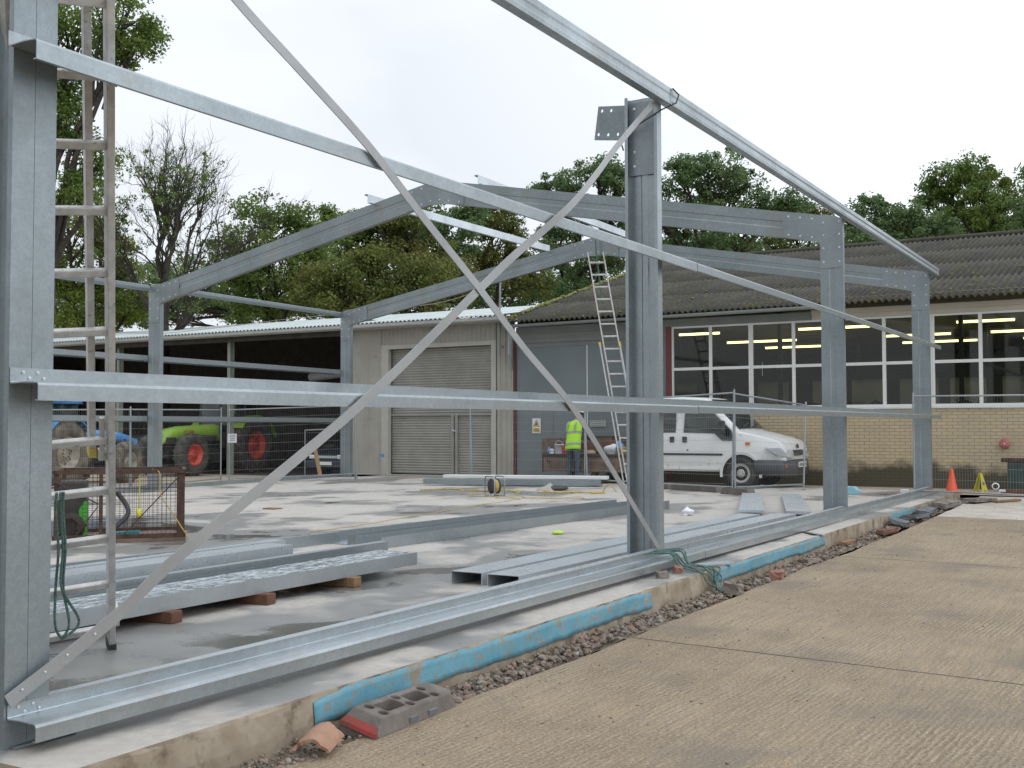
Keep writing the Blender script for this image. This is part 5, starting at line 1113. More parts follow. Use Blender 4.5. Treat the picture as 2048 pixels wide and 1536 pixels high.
# white crew cab tipper: local frame x = forwards, y = left, z up
def truck():
    e = empty('pickup_truck', (22.0, 3.05, -.055), 'white double cab truck with brown dropside bed parked behind the fence', 'truck', rz=R(-90)); e.scale = (1.05, 1.05, 1.05)
    def part(nm, mb, mt, par=None, bev=0): o = mb.build(nm, mt, bevel=bev); o.parent = par or e; return o
    # x measured backwards from the nose: x=-s
    prof = [(.0, .50, .78), (.03, .44, .93), (.12, .42, 1.02), (.35, .40, 1.10), (.65, .38, 1.17), (.95, .36, 1.235), (1.00, .36, 1.27), (1.35, .36, 1.60), (1.66, .36, 1.88), (1.80, .36, 1.935), (2.4, .36, 1.965), (2.85, .36, 1.965), (3.02, .36, 1.94), (3.05, .38, 1.90)]
    secs = []
    for s_, zb, zt in prof:
        w = .78+.17*min(1, (s_/.55))**.6 if s_ < .55 else .95
        wt = w*(.80 if s_ > 1.6 else .80+.12*(1-max(0, min(1, (s_-.9)/.7)))) if s_ > .9 else w*(.86)
        belt = min(1.16, zt-.05)
        half = [(w*.97, zb), (w, zb+.12), (w, (zb+belt)/2), (w*.985, belt), (wt+.04 if s_ > .9 else (w+wt)/2, (belt+zt*2)/3+.0), (wt, zt-.035), (wt*.82, zt), (wt*.3, zt+.012)]
        half2 = [(-a, b) for a, b in reversed(half)]
        secs.append([(-s_, a, b) for a, b in half]+[(-s_, a, b) for a, b in half2])
    body = part('cab_body', loft(secs), G['vanwhite'])
    side = 1   # visible side is local -y (towards the camera)
    def sidep(nm, pts, off, mt, th=.012, par=None):
        # pts in (s, z); lies on the side following the tumblehome
        vs = []
        for s_, z in pts:
            wl = .95 if s_ > .55 else .78+.17*(s_/.55)**.6
            y = wl if z < 1.16 else wl*.985-(z-1.16)/(1.93-1.16)*(wl*.985-.80)
            vs.append((-s_, -(y+off), z))
        n = len(pts); vs2 = [(x, y+th, z) for x, y, z in vs]
        mb = MB().add(vs+vs2, [tuple(range(n)), tuple(range(2*n-1, n-1, -1))]+[(i, (i+1) % n, (i+1) % n+n, i+n) for i in range(n)]); return part(nm, mb, mt, par)
    d1 = sidep('door', [(1.02, 1.15), (1.12, .46), (1.42, .40), (2.28, .40), (2.28, 1.84), (1.72, 1.84)], .004, G['vanwhite'], .01)
    d2 = sidep('door', [(2.31, .40), (2.96, .40), (2.96, 1.84), (2.31, 1.84)], .004, G['vanwhite'], .01)
    sidep('side_window', [(1.06, 1.02), (1.33, 1.02), (1.50, 1.17), (2.20, 1.19), (2.18, 1.80), (1.74, 1.80), (1.12, 1.22)], .010, G['vglassd'], .008, d1)
    sidep('side_window', [(2.38, 1.19), (2.90, 1.19), (2.88, 1.80), (2.40, 1.80)], .010, G['vglassd'], .008, d2)
    sidep('rubbing_strip', [(1.32, .70), (2.98, .70), (2.98, .745), (1.32, .745)], .012, G['blackpl'], .012)
    for s_, dd_ in ((2.17, d1), (2.46, d2)):
        sidep('handle', [(s_-.05, .98), (s_+.05, .98), (s_+.05, 1.10), (s_-.05, 1.10)], .014, G['blackpl'], .012, dd_)
    sidep('door_lock', [(2.12, .83), (2.09, .83), (2.09, .80), (2.12, .80)], .009, G['blackpl'], .006, d1)
    sidep('repeater', [(.72, .93), (.82, .93), (.82, .99), (.72, .99)], .012, G['amber'], .01)
    # windscreen
    ws = MB().add([(-.985, -.80, 1.265), (-.985, .80, 1.265), (-1.65, .70, 1.895), (-1.65, -.70, 1.895), (-.995, -.80, 1.255), (-.995, .80, 1.255), (-1.66, .70, 1.885), (-1.66, -.70, 1.885)], [(0, 1, 2, 3), (7, 6, 5, 4), (0, 4, 5, 1), (1, 5, 6, 2), (2, 6, 7, 3), (3, 7, 4, 0)])
    w_ = part('windscreen', ws, G['vglassd']); w_.location = (.012, 0, .012)
    part('wiper', MB().bar((-.99, -.6, 1.30), (-1.08, .05, 1.385), .02, .02).bar((-.99, .05, 1.30), (-1.08, .65, 1.385), .02, .02), G['blackpl'], w_)
    # bumper, grille, lights
    bs = []
    for y in (-.98, -.90, -.6, 0, .6, .90, .98):
        xo = .10-.16*(abs(y)/.98)**3
        bs.append([(xo, y, .28), (xo+.02, y, .42), (xo, y, .60), (xo-.10, y, .62), (xo-.25, y, .5), (xo-.25, y, .30)])
    bs = [[(-.62, -.985, .34), (-.62, -.995, .45), (-.62, -.985, .60), (-.64, -.96, .62), (-.66, -.90, .5), (-.66, -.90, .32)]]+bs+[[(-.62, .985, .34), (-.62, .995, .45), (-.62, .985, .60), (-.64, .96, .62), (-.66, .90, .5), (-.66, .90, .32)]]
    part('bumper', loft(bs), G['greybump'])
    part('number_plate', MB().box((.105, -.28, .46), (.125, .26, .57)), G['numplate'])
    for k in range(7):
        if k != 3: pass
    pl = MB(); [pl.box((.1255, -.24+.072*k, .485), (.1275, -.24+.072*k+.04, .545)) for k in range(7) if k != 4]; part('plate_characters', pl, G['blackpl'])
    part('grille', MB().box((-.03, -.36, .70), (.03, .36, .82)), G['blackpl'], bev=.02)
    part('nose_badge', MB().lathe([(.0, .02), (.045, .018), (.05, .0)], (.005, 0, .90), (1, 0, .3), 16), G['carblue'])
    for sy in (-1, 1):
        part('headlight', MB().add([(.03, sy*.40, .67), (.02, sy*.74, .67), (-.20, sy*.92, .73), (-.40, sy*.968, .86), (-.14, sy*.90, .87), (.01, sy*.44, .81), (-.06, sy*.40, .69), (-.16, sy*.66, .69), (-.39, sy*.82, .76), (-.46, sy*.845, .90), (-.22, sy*.68, .875), (-.08, sy*.42, .84)], [(0, 1, 2, 3, 4, 5), (11, 10, 9, 8, 7, 6)]+[(i, (i+1) % 6, (i+1) % 6+6, i+6) for i in range(6)]), G['headl']).location = (.035, -sy*-.022, .0)
        part('indicator', MB().box((-.03, sy*.80-.05, .46), (.02, sy*.80+.05, .52)), G['amber'])
    part('wing_mirror', MB().obox((-1.28, -1.10, 1.30), (.05, 0, 0), (0, .09, 0), (0, 0, .14)).bar((-1.28, -.93, 1.15), (-1.28, -1.05, 1.22), .04, .04), G['blackpl'], bev=.02)
    # arch and wheels
    arch = MB(); n = 18; vs = []
    for i in range(n+1):
        a = math.pi*(i/n)*1.12-.19; vs += [(-.92+.40*math.cos(a), -.963, .33+.40*math.sin(a)), (-.92+.455*math.cos(a), -.975, .33+.455*math.sin(a)), (-.92+.455*math.cos(a), -.93, .33+.455*math.sin(a))]
    arch.add(vs, [(i*3+k, (i+1)*3+k, (i+1)*3+k+1, i*3+k+1) for i in range(n) for k in (0, 1)]); part('wheel_arch', arch, G['vanwhite'])
    part('wheel_well', MB().lathe([(0, 0), (.40, 0), (.40, .3), (0, .3)], (-.92, -.958, .33), (0, 1, 0), 30, False), G['dark'])
    for s_ in (.92, 4.6):
        for sy in (-1, 1): wheel(e, (-s_, sy*.885, .335), (0, sy, 0), .335, .20, .215, G['rimcap'], G['rubber'], dish=.05)
    # bed
    part('chassis', MB().box((-5.7, -.45, .42), (-2.9, .45, .60)), G['dark'])
    part('bed_floor', MB().box((-5.65, -1.0, .62), (-3.15, 1.0, .70)), G['darkmetal'])
    for sy in (-1, 1):
        y = sy*1.0; lo_, hi_ = (.30, .63) if sy < 0 else (.72, 1.06)
        s_ = part('dropside', MB().box((-5.60, y-.02, lo_), (-3.2, y+.02, hi_)), G['woodbed'])
        q = MB(); q.box((-5.63, y-.028, lo_-.02), (-5.603, y+.028, hi_+.02)).box((-3.197, y-.028, lo_-.02), (-3.17, y+.028, hi_+.02)).box((-5.603, y-.026, hi_+.001), (-3.197, y+.026, hi_+.03)); q.box((-4.8, y-.03, lo_), (-4.74, y+.03, hi_))
        part('edge_iron', q, G['rust'], s_)
    part('tailboard', MB().box((-5.67, -.97, .66), (-5.64, .97, 1.05)), G['woodbed'])
    part('headboard', MB().box((-3.14, -.98, .70), (-3.10, .98, 1.15)), G['darkmetal'])
    part('ladder_rack', MB().bar((-5.6, .95, .7), (-5.6, .95, 1.62), .06, .06), G['redbrown'])
    return e
G['vglassd'] = glassm('tinted_glass', (.35, .4, .37), .05)
G['vglassd'] = M('dark_cab_glass', (.018, .022, .020), (.06, .07, .06), 2.2, .06, spec=.8)
G['greybump'] = M('dark_grey_bumper', (.055, .06, .065), (.085, .09, .095), 3, .5)
G['headl'] = M('headlamp_glass', (.40, .42, .44), (.5, .52, .54), 2, .08, spec=1)
G['rimcap'] = M('dirty_wheel_cap', (.42, .40, .38), (.52, .5, .48), 5, .5)
truck()
# load on the truck bed, each piece its own
Zb = .645
def tub(c, r, h, mat, name, label, lid=False, rim=True):
    mb = MB().lathe([(r*.86, 0), (r, h), (r*1.05, h), (r*1.05, h*.93), (r*.98, h*.93)], c, (0, 0, 1), 20)
    mb.lathe([(0, .003), (r*.86, 0)], c, (0, 0, 1), 20)
    e = mb.build(name, mat); tag(e, label, name.replace('_', ' ')); return e
tub((21.35, 8.72, Zb), .12, .26, G['cloth_white'], 'bucket', 'white bucket on the truck bed left of the worker')
h_ = ropecurve([(21.35, 8.60, Zb+.25), (21.30, 8.66, Zb+.33), (21.32, 8.76, Zb+.34), (21.35, 8.84, Zb+.25)], .006, G['cloth_white'], 'handle', None); h_.parent = bpy.context.scene.objects['bucket']
def bagmesh(c, r, mat, name, label, cat, seed):
    rr = random.Random(seed); bm = bmesh.new(); bmesh.ops.create_icosphere(bm, subdivisions=3, radius=1)
    ph = [(rr.uniform(2, 7), rr.uniform(0, 6)) for _ in range(3)]
    for v in bm.verts:
        k = 1+.16*math.sin(v.co.x*ph[0][0]+ph[0][1])+.14*math.sin(v.co.y*ph[1][0]+ph[1][1])+.14*math.sin(v.co.z*ph[2][0]+ph[2][1])+rr.uniform(-.03, .03)
        v.co = Vector((v.co.x*r[0]*k, v.co.y*r[1]*k, max(v.co.z, -.75)*r[2]*k))
    me = bpy.data.meshes.new(name); bm.to_mesh(me); bm.free(); me.materials.append(mat); o = bpy.data.objects.new(name, me); COL.objects.link(o); o.location = c
    me.polygons.foreach_set('use_smooth', [True]*len(me.polygons)); return tag(o, label, cat)
bagmesh((21.3, 8.98, Zb+.09), (.09, .09, .10), G['cloth_blue'], 'plastic_bag', 'small blue bag at the left end of the truck bed', 'bag', 1)
bagmesh((21.25, 8.87, Zb+.07), (.07, .06, .08), G['cloth_white'], 'plastic_bag', 'little white bag between blue bag and bucket', 'bag', 2)
tag(MB().box((21.3, 8.42, Zb), (21.55, 8.62, Zb+.20)).build('crate', G['red'], bevel=.01), 'red box on the truck bed beside the worker', 'box')
bagmesh((21.35, 7.28, Zb+.13), (.15, .17, .16), G['cloth_white'], 'plastic_bag', 'large white carrier bag near the right end of the truck bed', 'bag', 3)
bagmesh((21.28, 7.08, Zb+.22), (.11, .10, .13), G['cloth_blue'], 'plastic_bag', 'bright blue bag on top of the large white one', 'bag', 4)
bagmesh((21.2, 6.98, Zb+.10), (.10, .10, .14), G['cordbrown'], 'sack', 'mustard coloured sack beside the bright blue bag', 'sack', 5)
bagmesh((21.5, 7.62, Zb+.10), (.20, .16, .12), G['rust'], 'sack', 'dark brown sack in the middle of the truck load', 'sack', 6)
bagmesh((21.4, 7.45, Zb+.09), (.12, .12, .10), G['leafd'] if False else G['postgreen'], 'sack', 'greenish sack between the brown sack and white carrier', 'sack', 7)
bagmesh((21.2, 7.85, Zb+.06), (.14, .12, .08), G['skin'], 'cloth_bundle', 'pinkish cloth bundle on the truck bed right of the worker', 'bundle', 8)
tag(MB().bar((21.3, 7.9, Zb+.2), (21.6, 7.3, Zb+.34), .05, .10).build('timber_offcut', G['woodred']), 'reddish board lying across the sacks on the truck', 'timber')
# ------------------------------------------------------------------ tractors
def tractor(name, loc, heading, label, col, rimm, front_r, rear_r, wb, hoodtxt, txtcol, nose_round, side, cabroof, muddy=False, ch=2.48, ext=0, hl=0):
    """local x forwards, y left; side=-1 if the right hand side faces the camera, +1 if the left"""
    e = empty(name, loc, label, 'tractor', rz=heading)
    def part(nm, mb, mt, par=None, bev=0): o = mb.build(nm, mt, bevel=bev); o.parent = par or e; return o
    ty = G['mudtyre'] if muddy else G['rubber']
    for sy in (-1, 1):
        wheel(e, (0, sy*.86, rear_r), (0, sy, 0), rear_r, .48, rear_r*.52, rimm, ty, 20, dish=.3)
        wheel(e, (wb, sy*.80, front_r), (0, sy, 0), front_r, .36, front_r*.54, rimm, ty, 16, dish=.25)
    # engine / chassis
    part('chassis', MB().box((-.5, -.28, .55), (wb+.45, .28, .95)).box((wb-.1, -.72, front_r-.08), (wb+.1, .72, front_r+.1)).box((.9, -.62, .45), (1.5, .62, .85)), G['dark'])
    hb = .92+.0; secs = []
    for s_, zt, w in ((.95, 1.62, .40), (1.5, 1.60, .38), (wb-.1, 1.54, .36), (wb+.35, 1.44, .34), (wb+.62, 1.30, .30), (wb+.75, 1.08 if nose_round else 1.2, .24)):
        zb = hb+.10 if s_ > wb else 1.08
        s_ += ext*max(0, min(1, (s_-1.2)/(wb-.6))); secs.append([(s_, -w, zb), (s_, -w, zt-.16-hl), (s_, -w*.82, zt-.04-hl), (s_, 0, zt-hl), (s_, w*.82, zt-.04-hl), (s_, w, zt-.16-hl), (s_, w, zb)])
    h = part('bonnet', loft(secs), col)
    part('grille', MB().box((wb+.2, -.352, .98), (wb+.58, .352, 1.20)), G['blackpl'], h)
    part('side_panel', MB().box((1.05, -.392, 1.08), (wb-.2+ext, .392, 1.26-hl)), G['blackpl'], h)
    for sy in (-1, 1): part('headlight', MB().lathe([(0, .03), (.07, .02), (.08, 0)], (wb+.70+ext, sy*.17, 1.12), (1, 0, 0), 14), G['headl'], h)
    part('exhaust', MB().tube([(1.05, .42*side, 1.3), (1.05, .42*side, 2.35), (1.0, .42*side, 2.45)], .04, 10), G['blackpl'])
    # cab
    part('cab_base', MB().box((-.45, -.55, .8), (.95, .55, 1.35)), col if not nose_round else G['darkmetal'])
    c = MB()
    for x, y in ((.9, -.6), (.9, .6), (.2, -.74), (.2, .74), (-.5, -.66), (-.5, .66)): c.bar((x, y, 1.3), (x-.03, y*.93, ch), .06, .06)
    cf = part('cab_frame', c, G['blackpl'])
    part('cab_glass', MB().box((-.46, -.60, 1.36), (.88, .60, ch-.04)), G['vglassd'], cf)
    rf = part('cab_roof', loft([[(-.62, -.68, ch), (-.62, -.60, ch+.16), (-.62, .60, ch+.16), (-.62, .68, ch)], [(.3, -.76, ch-.01), (.3, -.66, ch+.22), (.3, .66, ch+.22), (.3, .76, ch-.01)], [(1.02, -.66, ch), (1.02, -.58, ch+.12), (1.02, .58, ch+.12), (1.02, .66, ch)]]), cabroof)
    for sy in (-1, 1):
        f_ = MB(); n = 12; vs = []
        for i in range(n+1):
            a = R(35+130*i/n); rr_ = rear_r+.07; vs += [(rr_*math.cos(a), sy*.60, rear_r+rr_*math.sin(a)), (rr_*math.cos(a), sy*1.12, rear_r+rr_*math.sin(a)), (rr_*math.cos(a), sy*1.13, rear_r+rr_*math.sin(a)-.05)]
        f_.add(vs, [(i*3+k, (i+1)*3+k, (i+1)*3+k+1, i*3+k+1) for i in range(n) for k in (0, 1)]); part('mudguard', f_, col)
    part('step', MB().box((.55, .62*side, .55), (.95, .85*side, .60)).box((.55, .62*side, .85), (.95, .80*side, .90)).bar((.55, .80*side, .5), (.55, .7*side, 1.2), .03, .03), G['blackpl'])
    part('mirror', MB().box((.95, .95*side-.07, 1.95), (.98, .95*side+.07, 2.25)).bar((.9, .6*side, 2.35), (.96, .95*side, 2.2), .02, .02), G['blackpl'])
    if hoodtxt:
        X = (-1, 0, 0) if side > 0 else (1, 0, 0)
        t = text_mesh('bonnet_lettering', hoodtxt, .16, txtcol, h, frame_mtx((wb-.35 if nose_round else (1.05+wb-.2)/2, side*(.385 if nose_round else .397), 1.36 if nose_round else 1.165), X, (0, 0, 1)))
    return e
tractor('tractor', (15.6, 20.75, -.17), R(12), 'blue tractor with muddy tyres standing behind the leftmost fence panel', G['blue'], G['rimcream'], .56, .86, 2.6, '8160  8160'[:4], G['cloth_white'], False, -1, G['blue'], True, 2.12, .55, .12)
tractor('tractor', (24.9, 23.0, -.17), R(183), 'lime green tractor with red wheels under the open shed', G['green'], G['rimred'], .66, .92, 2.75, 'CLAAS', G['red'], True, 1, G['greypaint'])
# dark hatchback in the shed, nose towards us
def car():
    e = empty('parked_car', (23.75, 17.95, -.17), 'dark blue car facing out of the shed behind the leaning plank', 'car', rz=R(178))
    def part(nm, mb, mt, par=None, bev=0): o = mb.build(nm, mt, bevel=bev); o.parent = par or e; return o
    secs = []
    for s_, zb, zt, w in ((0, .35, .62, .62), (.06, .25, .72, .76), (.5, .2, .80, .82), (1.0, .2, .88, .83), (1.15, .2, .93, .83), (1.7, .2, 1.33, .82), (2.1, .2, 1.41, .82), (3.2, .2, 1.40, .82), (3.8, .25, 1.05, .80), (4.0, .35, .8, .75)):
        wt = w*.93 if zt < 1 else w*.76; belt = min(.86, zt-.04)
        half = [(w*.95, zb), (w, zb+.12), (w, belt-.05), (w*.98, belt), (wt, zt-.04), (wt*.85, zt)]
        secs.append([(-s_, a, b) for a, b in half]+[(-s_, -a, b) for a, b in reversed(half)])
    b_ = part('body', loft(secs), G['carblue'])
    part('windscreen', MB().add([(-1.17, -.66, .96), (-1.17, .66, .96), (-1.68, .58, 1.32), (-1.68, -.58, 1.32)], [(0, 1, 2, 3)]), G['vglassd']).location = (.012, 0, .01)
    for sy in (-1, 1): part('headlight', MB().box((.0-.06, sy*.55-.16, .54), (.035, sy*.55+.16, .665)), G['chrome'], bev=.02)
    part('grille', MB().box((-.02, -.37, .565), (.045, .37, .64)), G['greypaint'])
    part('bumper', MB().box((-.1, -.80, .28), (.10, .80, .50)), G['carblue'], bev=.04)
    part('number_plate', MB().box((.10, -.26, .36), (.112, .26, .46)), G['numplate'])
    for s_ in (.75, 3.3):
        for sy in (-1, 1): wheel(e, (-s_, sy*.74, .29), (0, sy, 0), .29, .17, .18, G['rimcap'], G['rubber'], dish=.05)
car()
o = MB().bar((20.2, 15.25, .01), (20.75, 15.95, .93), .10, .045).build('timber_plank', G['wood']); tag(o, 'raw timber plank leaning on the far left frame rail', 'plank')
o = MB().tube([(23.9, 18.95, -.17), (23.9, 18.95, 1.25), (23.9, 17.2, 1.30), (23.9, 17.2, -.17)], .03, 8).build('pipe_frame', G['galv']); tag(o, 'thin pale pipe frame standing over the dark car', 'pipe frame')
# implement funnel in the shed
o = MB().lathe([(.12, 0), (.42, .55), (.44, .62), (.40, .62), (.1, .05)], (25.5, 24.2, 1.35), (0, 0, 1), 20).bar((25.5, 24.2, -.17), (25.5, 24.2, 1.4), .12, .12).build('spreader_hopper', M('teal_paint', (.10, .20, .22), None, 4, .6)); tag(o, 'teal hopper on a post deep in the shed behind the green tractor', 'hopper')
for k, (x, y, s_) in enumerate(((29, 20, 1.6), (28.5, 26, 1.8), (27.5, 30, 1.5), (26.5, 19, 1.1))):
    mb = MB().box((x-.6, y-.9, -.15), (x+.6, y+.9, s_*.7)).bar((x, y-.8, s_*.7), (x, y+.5, s_*1.3), .12, .12).bar((x+.3, y+.8, s_*.5), (x-.3, y-.2, s_*1.35), .10, .10)
    tag(mb.build('farm_implement', G['darkmetal'], bevel=.03), ('dark implement against the shed back wall behind the car', 'dark implement deep in the shed behind the green tractor', 'dark implement in the leftmost open bay', 'low dark implement just behind the dark car')[k], 'implement', 'implements stored in the shed')
tag(MB().tube([(26.8, 18.4, 2.6), (26.8, 19.0, 3.1), (26.8, 19.9, 3.15), (26.8, 21.2, 3.05)], .16, 12).build('duct_pipe', G['greypaint']), 'pale curved duct hanging dimly under the shed roof', 'duct')
# ------------------------------------------------------------------ rusty stillage
def cage():
    e = empty('mesh_cage', (6.5, 5.85, .002), 'rusty angle iron cage with wire mesh sides behind the ladder', 'cage', rz=math.atan2(.682, -.731))
    def part(nm, mb, mt, par=None): o = mb.build(nm, mt); o.parent = par or e; return o
    L_, Wd, H = 1.42, .95, .815   # x to the left along the near face, y away (negative = away)
    for x in (0, L_):
        for y in (0, -Wd): part('post', MB().box((x-.045*(x > 0), y, 0), (x+.045*(x == 0)+.0, y+.005, H)).box((x-.003, y-.045, 0), (x+.003, y, H)) if x or y else MB().box((-.0, -.006, 0), (.085, 0, H)).box((-.006, -.07, 0), (0, 0, H)), G['rust'])
    part('post', MB().bar((.92, 0, 0), (.92, 0, H), .06, .04), G['rust'])
    for z in (.07, H): 
        f_ = MB().bar((0, .0, z), (L_, .0, z-.0), .045, .045).bar((0, -Wd, z), (L_, -Wd, z), .045, .04).bar((.002, 0, z), (.002, -Wd, z), .04, .04).bar((L_, 0, z), (L_, -Wd, z), .04, .04)
        part('frame_rail', f_, G['rust'])
    part('cross_brace', MB().bar((.06, .012, H-.06), (.66, .012, .10), .012, .05, up=(0, 1, 0)).bar((.95, .012, .45), (L_, .012, H-.1), .012, .045, up=(0, 1, 0)).bar((.95, .012, .42), (L_-.2, .012, .05), .012, .045, up=(0, 1, 0)), G['rust'])
    m_ = MB()
    for y in (-.004, -Wd+.004):
        for k in range(1, 28): x = L_*k/28; m_.box((x-.002, y-.002, .09), (x+.002, y+.002, H-.02))
        for k in range(1, 16): z = .09+(H-.11)*k/16; m_.box((0, y-.004, z-.002), (L_, y-.0021, z+.002))
    part('wire_mesh', m_, G['rust'])
    part('skid', MB().box((-.02, -Wd, .0), (L_+.02, .02, .045)), G['woodbed'])
cage()
cz = lambda a, b, c: (6.5-.731*a+.682*b, 5.85+.682*a+.731*b, c*.93)
def washer():
    e = empty('machine_in_cage', cz(1.12, .35, .05), 'dark machine with bright green panels standing in the cage', 'machine', rz=math.atan2(.682, -.731))
    o = MB().box((-.02, -.3, 0), (.30, .0, .66)).build('casing', G['darkmetal'], bevel=.03); o.parent = e
    o = MB().box((-.034, .002, .46), (.05, .012, .57)).box((-.034, .002, .0), (.07, .012, .12)).prism([(-.03, .14), (.06, .22), (.06, .32), (.0, .42), (-.03, .42)], (0, .002, 0), (1, 0, 0), (0, 0, 1), (0, .012, 0)).build('green_panel', G['greenbright']); o.parent = e
    o = MB().lathe([(.10, 0), (.17, .02), (.17, .09), (.1, .11)], (.16, .05, .12), (0, -1, 0), 18).build('wheel', G['rubber']); o.parent = e
washer()
ropecurve([cz(.75, .1, .62), cz(.62, .0, .36), cz(.86, -.02, .12), cz(.93, .1, .07)], [.03]*19, G['blackpl'], 'hose', 'thick black hose slanting through the cage')
tag(bpy.context.scene.objects['hose'], None, 'hose')
ropecurve([cz(.36, .02, .90), cz(.28, -.03, .86), cz(.27, -.05, .62), cz(.22, -.04, .5), cz(.1, -.05, .3), cz(-.05, -.08, .05), cz(-.1, -.1, .012)], .007, G['yrope'], 'yellow_cable', 'yellow cable draped over the cage corner to the slab')
tag(MB().lathe([(0, -.05), (.03, -.045), (.035, .03), (.02, .05), (0, .05)], cz(.50, .0, .36), (.2, .3, 1), 12).bar(cz(.5, 0, .4), cz(.5, 0, .84), .008, .008).build('cable_plug', G['yellow']), 'yellow plug dangling on its lead inside the cage', 'plug')
tag(MB().bar(cz(.8, .3, .08), cz(.5, .25, .10), .08, .05).build('cable_connector', M('teal_plastic', (.05, .3, .32), None, 5, .5), bevel=.01), 'teal connector lying at the bottom of the cage', 'connector')
# ------------------------------------------------------------------ small things
def reel():
    c = Vector((15.55, 7.05, .002)); e = empty('cable_reel', c, 'black and yellow cable reel in a tube frame on the slab', 'cable reel', rz=R(60))
    def part(nm, mb, mt): o = mb.build(nm, mt); o.parent = e; return o
    for y in (-.10, .12): part('tube_frame', MB().tube([(-.02, y, .01), (.17, y, .01), (.19, y, .06), (.19, y, .33), (.15, y, .38), (-.15, y, .38), (-.19, y, .33), (-.19, y, .06), (-.17, y, .01), (-.02, y, .01)], .012, 8), G['galvd'])
    part('drum', MB().lathe([(0, -.07), (.145, -.07), (.145, -.06), (.09, -.055), (.09, .055), (.145, .06), (.145, .07), (0, .07)], (0, .02, .19), (0, 1, 0), 24), G['blackpl'])
    part('hub', MB().lathe([(0, .02), (.06, .02), (.07, 0), (0, 0)], (0, -.051, .19), (0, -1, 0), 16), G['yellow'])
    part('cable_winding', MB().lathe([(.092, -.05), (.125, -.045), (.13, 0), (.125, .045), (.092, .05)], (0, .02, .19), (0, 1, 0), 24), G['yrope'])
reel()
rr = random.Random(8)
def wander(pts, seed, amp, label, r=.005, nm='extension_cable', grp='yellow cables on the slab'):
    r2 = random.Random(seed); P_ = []
    for a, b in zip(pts[:-1], pts[1:]):
        for k in range(4): t = k/4; P_.append((a[0]+(b[0]-a[0])*t+r2.uniform(-amp, amp), a[1]+(b[1]-a[1])*t+r2.uniform(-amp, amp), .012))
    P_.append((*pts[-1], .012)); return ropecurve(P_, r, G['yrope'], nm, label, 5, grp)
wander([(15.5, 7.0), (15.0, 6.2), (13.2, 5.9), (11.0, 5.6), (9.2, 5.3), (8.0, 5.2), (7.6, 4.9)], 1, .05, 'yellow extension cable trailing from the reel towards the long channels')
wander([(15.3, 7.1), (15.6, 6.6), (15.2, 6.1), (16.0, 5.4), (15.4, 5.2), (14.9, 6.3), (15.3, 7.4), (15.9, 7.7)], 2, .12, 'yellow cable looped round the reel')
wander([(16.6, 9.6), (17.0, 9.0), (16.7, 8.3), (17.1, 7.6), (16.6, 7.2)], 4, .15, 'yellow cable heaped in front of the beams by the roller shutter', .014)
wander([(17.3, 6.9), (17.0, 6.5), (17.4, 6.0), (17.1, 5.7), (17.6, 5.6), (17.2, 6.3), (17.0, 6.8), (17.5, 6.2)], 5, .13, 'yellow cable bundled below the worker', .014)
for k, (x, y, h) in enumerate(((17.9, 5.75, .16), (18.0, 5.3, .10), (18.0, 5.0, .17), (18.05, 4.85, .06))):
    ropecurve([(x, y+.14, .01), (x, y+.05, h*.8), (x, y, h), (x, y-.06, h*.7), (x, y-.16, .01)], .012, G['yrope'], 'cable_loop', 'stiff yellow cable loop standing up beside the beams', group='standing cable loops')
o = MB().add([(0, 0, 0), (.35, 0, 0), (.5, .25, 0), (.1, .4, 0), (.12, .12, .12), (.3, .14, .16), (.34, .25, .06)], [(0, 1, 4), (1, 5, 4), (1, 2, 5), (2, 6, 5), (2, 3, 6), (3, 4, 6), (4, 5, 6), (3, 0, 4), (3, 2, 1, 0)]).build('canvas_sheet', M('dirty_canvas', (.38, .35, .30), (.5, .47, .42), 6, .9)); o.location = (17.55, 6.95, .002); tag(o, 'crumpled beige canvas beside the yellow cables', 'canvas')
bagmesh((18.0, 7.0, .04), (.26, .18, .06), G['darkmetal'], 'tool_roll', 'dark tool roll behind the beige canvas', 'tool roll', 12)
def cone_(c):
    e = empty('traffic_cone', c, 'bright orange traffic cone at the end of the slab', 'traffic cone')
    o = MB().lathe([(0, .50), (.022, .50), (.035, .47), (.115, .05), (.125, .045)], (0, 0, 0), (0, 0, 1), 28).build('body', G['roadcone']); o.parent = e
    o = MB().lathe([(.11, .045), (.19, .045), (.215, .03), (.215, .0), (0, 0)], (0, 0, 0), (0, 0, 1), 10, False).build('base', G['roadcone']); o.parent = e
cone_((21.7, -.25, -.055))
def wet_sign(c):
    e = empty('floor_sign', c, 'yellow folding floor sign standing near the wall right of the cone', 'floor sign', rz=R(65))
    for s_ in (-1, 1):
        o = MB().prism([(-.15, 0), (-.09, 0), (-.05, .06), (.05, .06), (.09, 0), (.15, 0), (.05, .52), (.02, .56), (-.02, .56), (-.05, .52)], (s_*.14, 0, 0), (0, 1, 0), (-s_*.22, 0, 1), (.012*s_, 0, 0)).build('leaf', G['yellow']); o.parent = e
    o = MB().lathe([(0, .004), (.055, .004), (.055, 0)], (-.156+.06, 0, .26), (-1, 0, .22), 18).build('round_symbol', M('purple_print', (.25, .15, .3), None, 3, .5)); o.parent = e
wet_sign((22.3, -.72, -.055)); bpy.context.scene.objects['floor_sign'].scale = (.72, .72, .72)
o = MB().lathe([(.05, -.012), (.075, -.012), (.075, .012), (.05, .012), (.05, -.012)], (22.0, -1.05, .09), (1, .2, 0), 20).build('tape_roll', G['cloth_white']); tag(o, 'white roll standing on edge beside the yellow floor sign', 'roll')
o = MB().box((22.05, -1.22, -.055), (22.2, -1.1, .02)).build('small_box', G['cloth_white'], bevel=.01); tag(o, 'little white box beside the white roll', 'box')
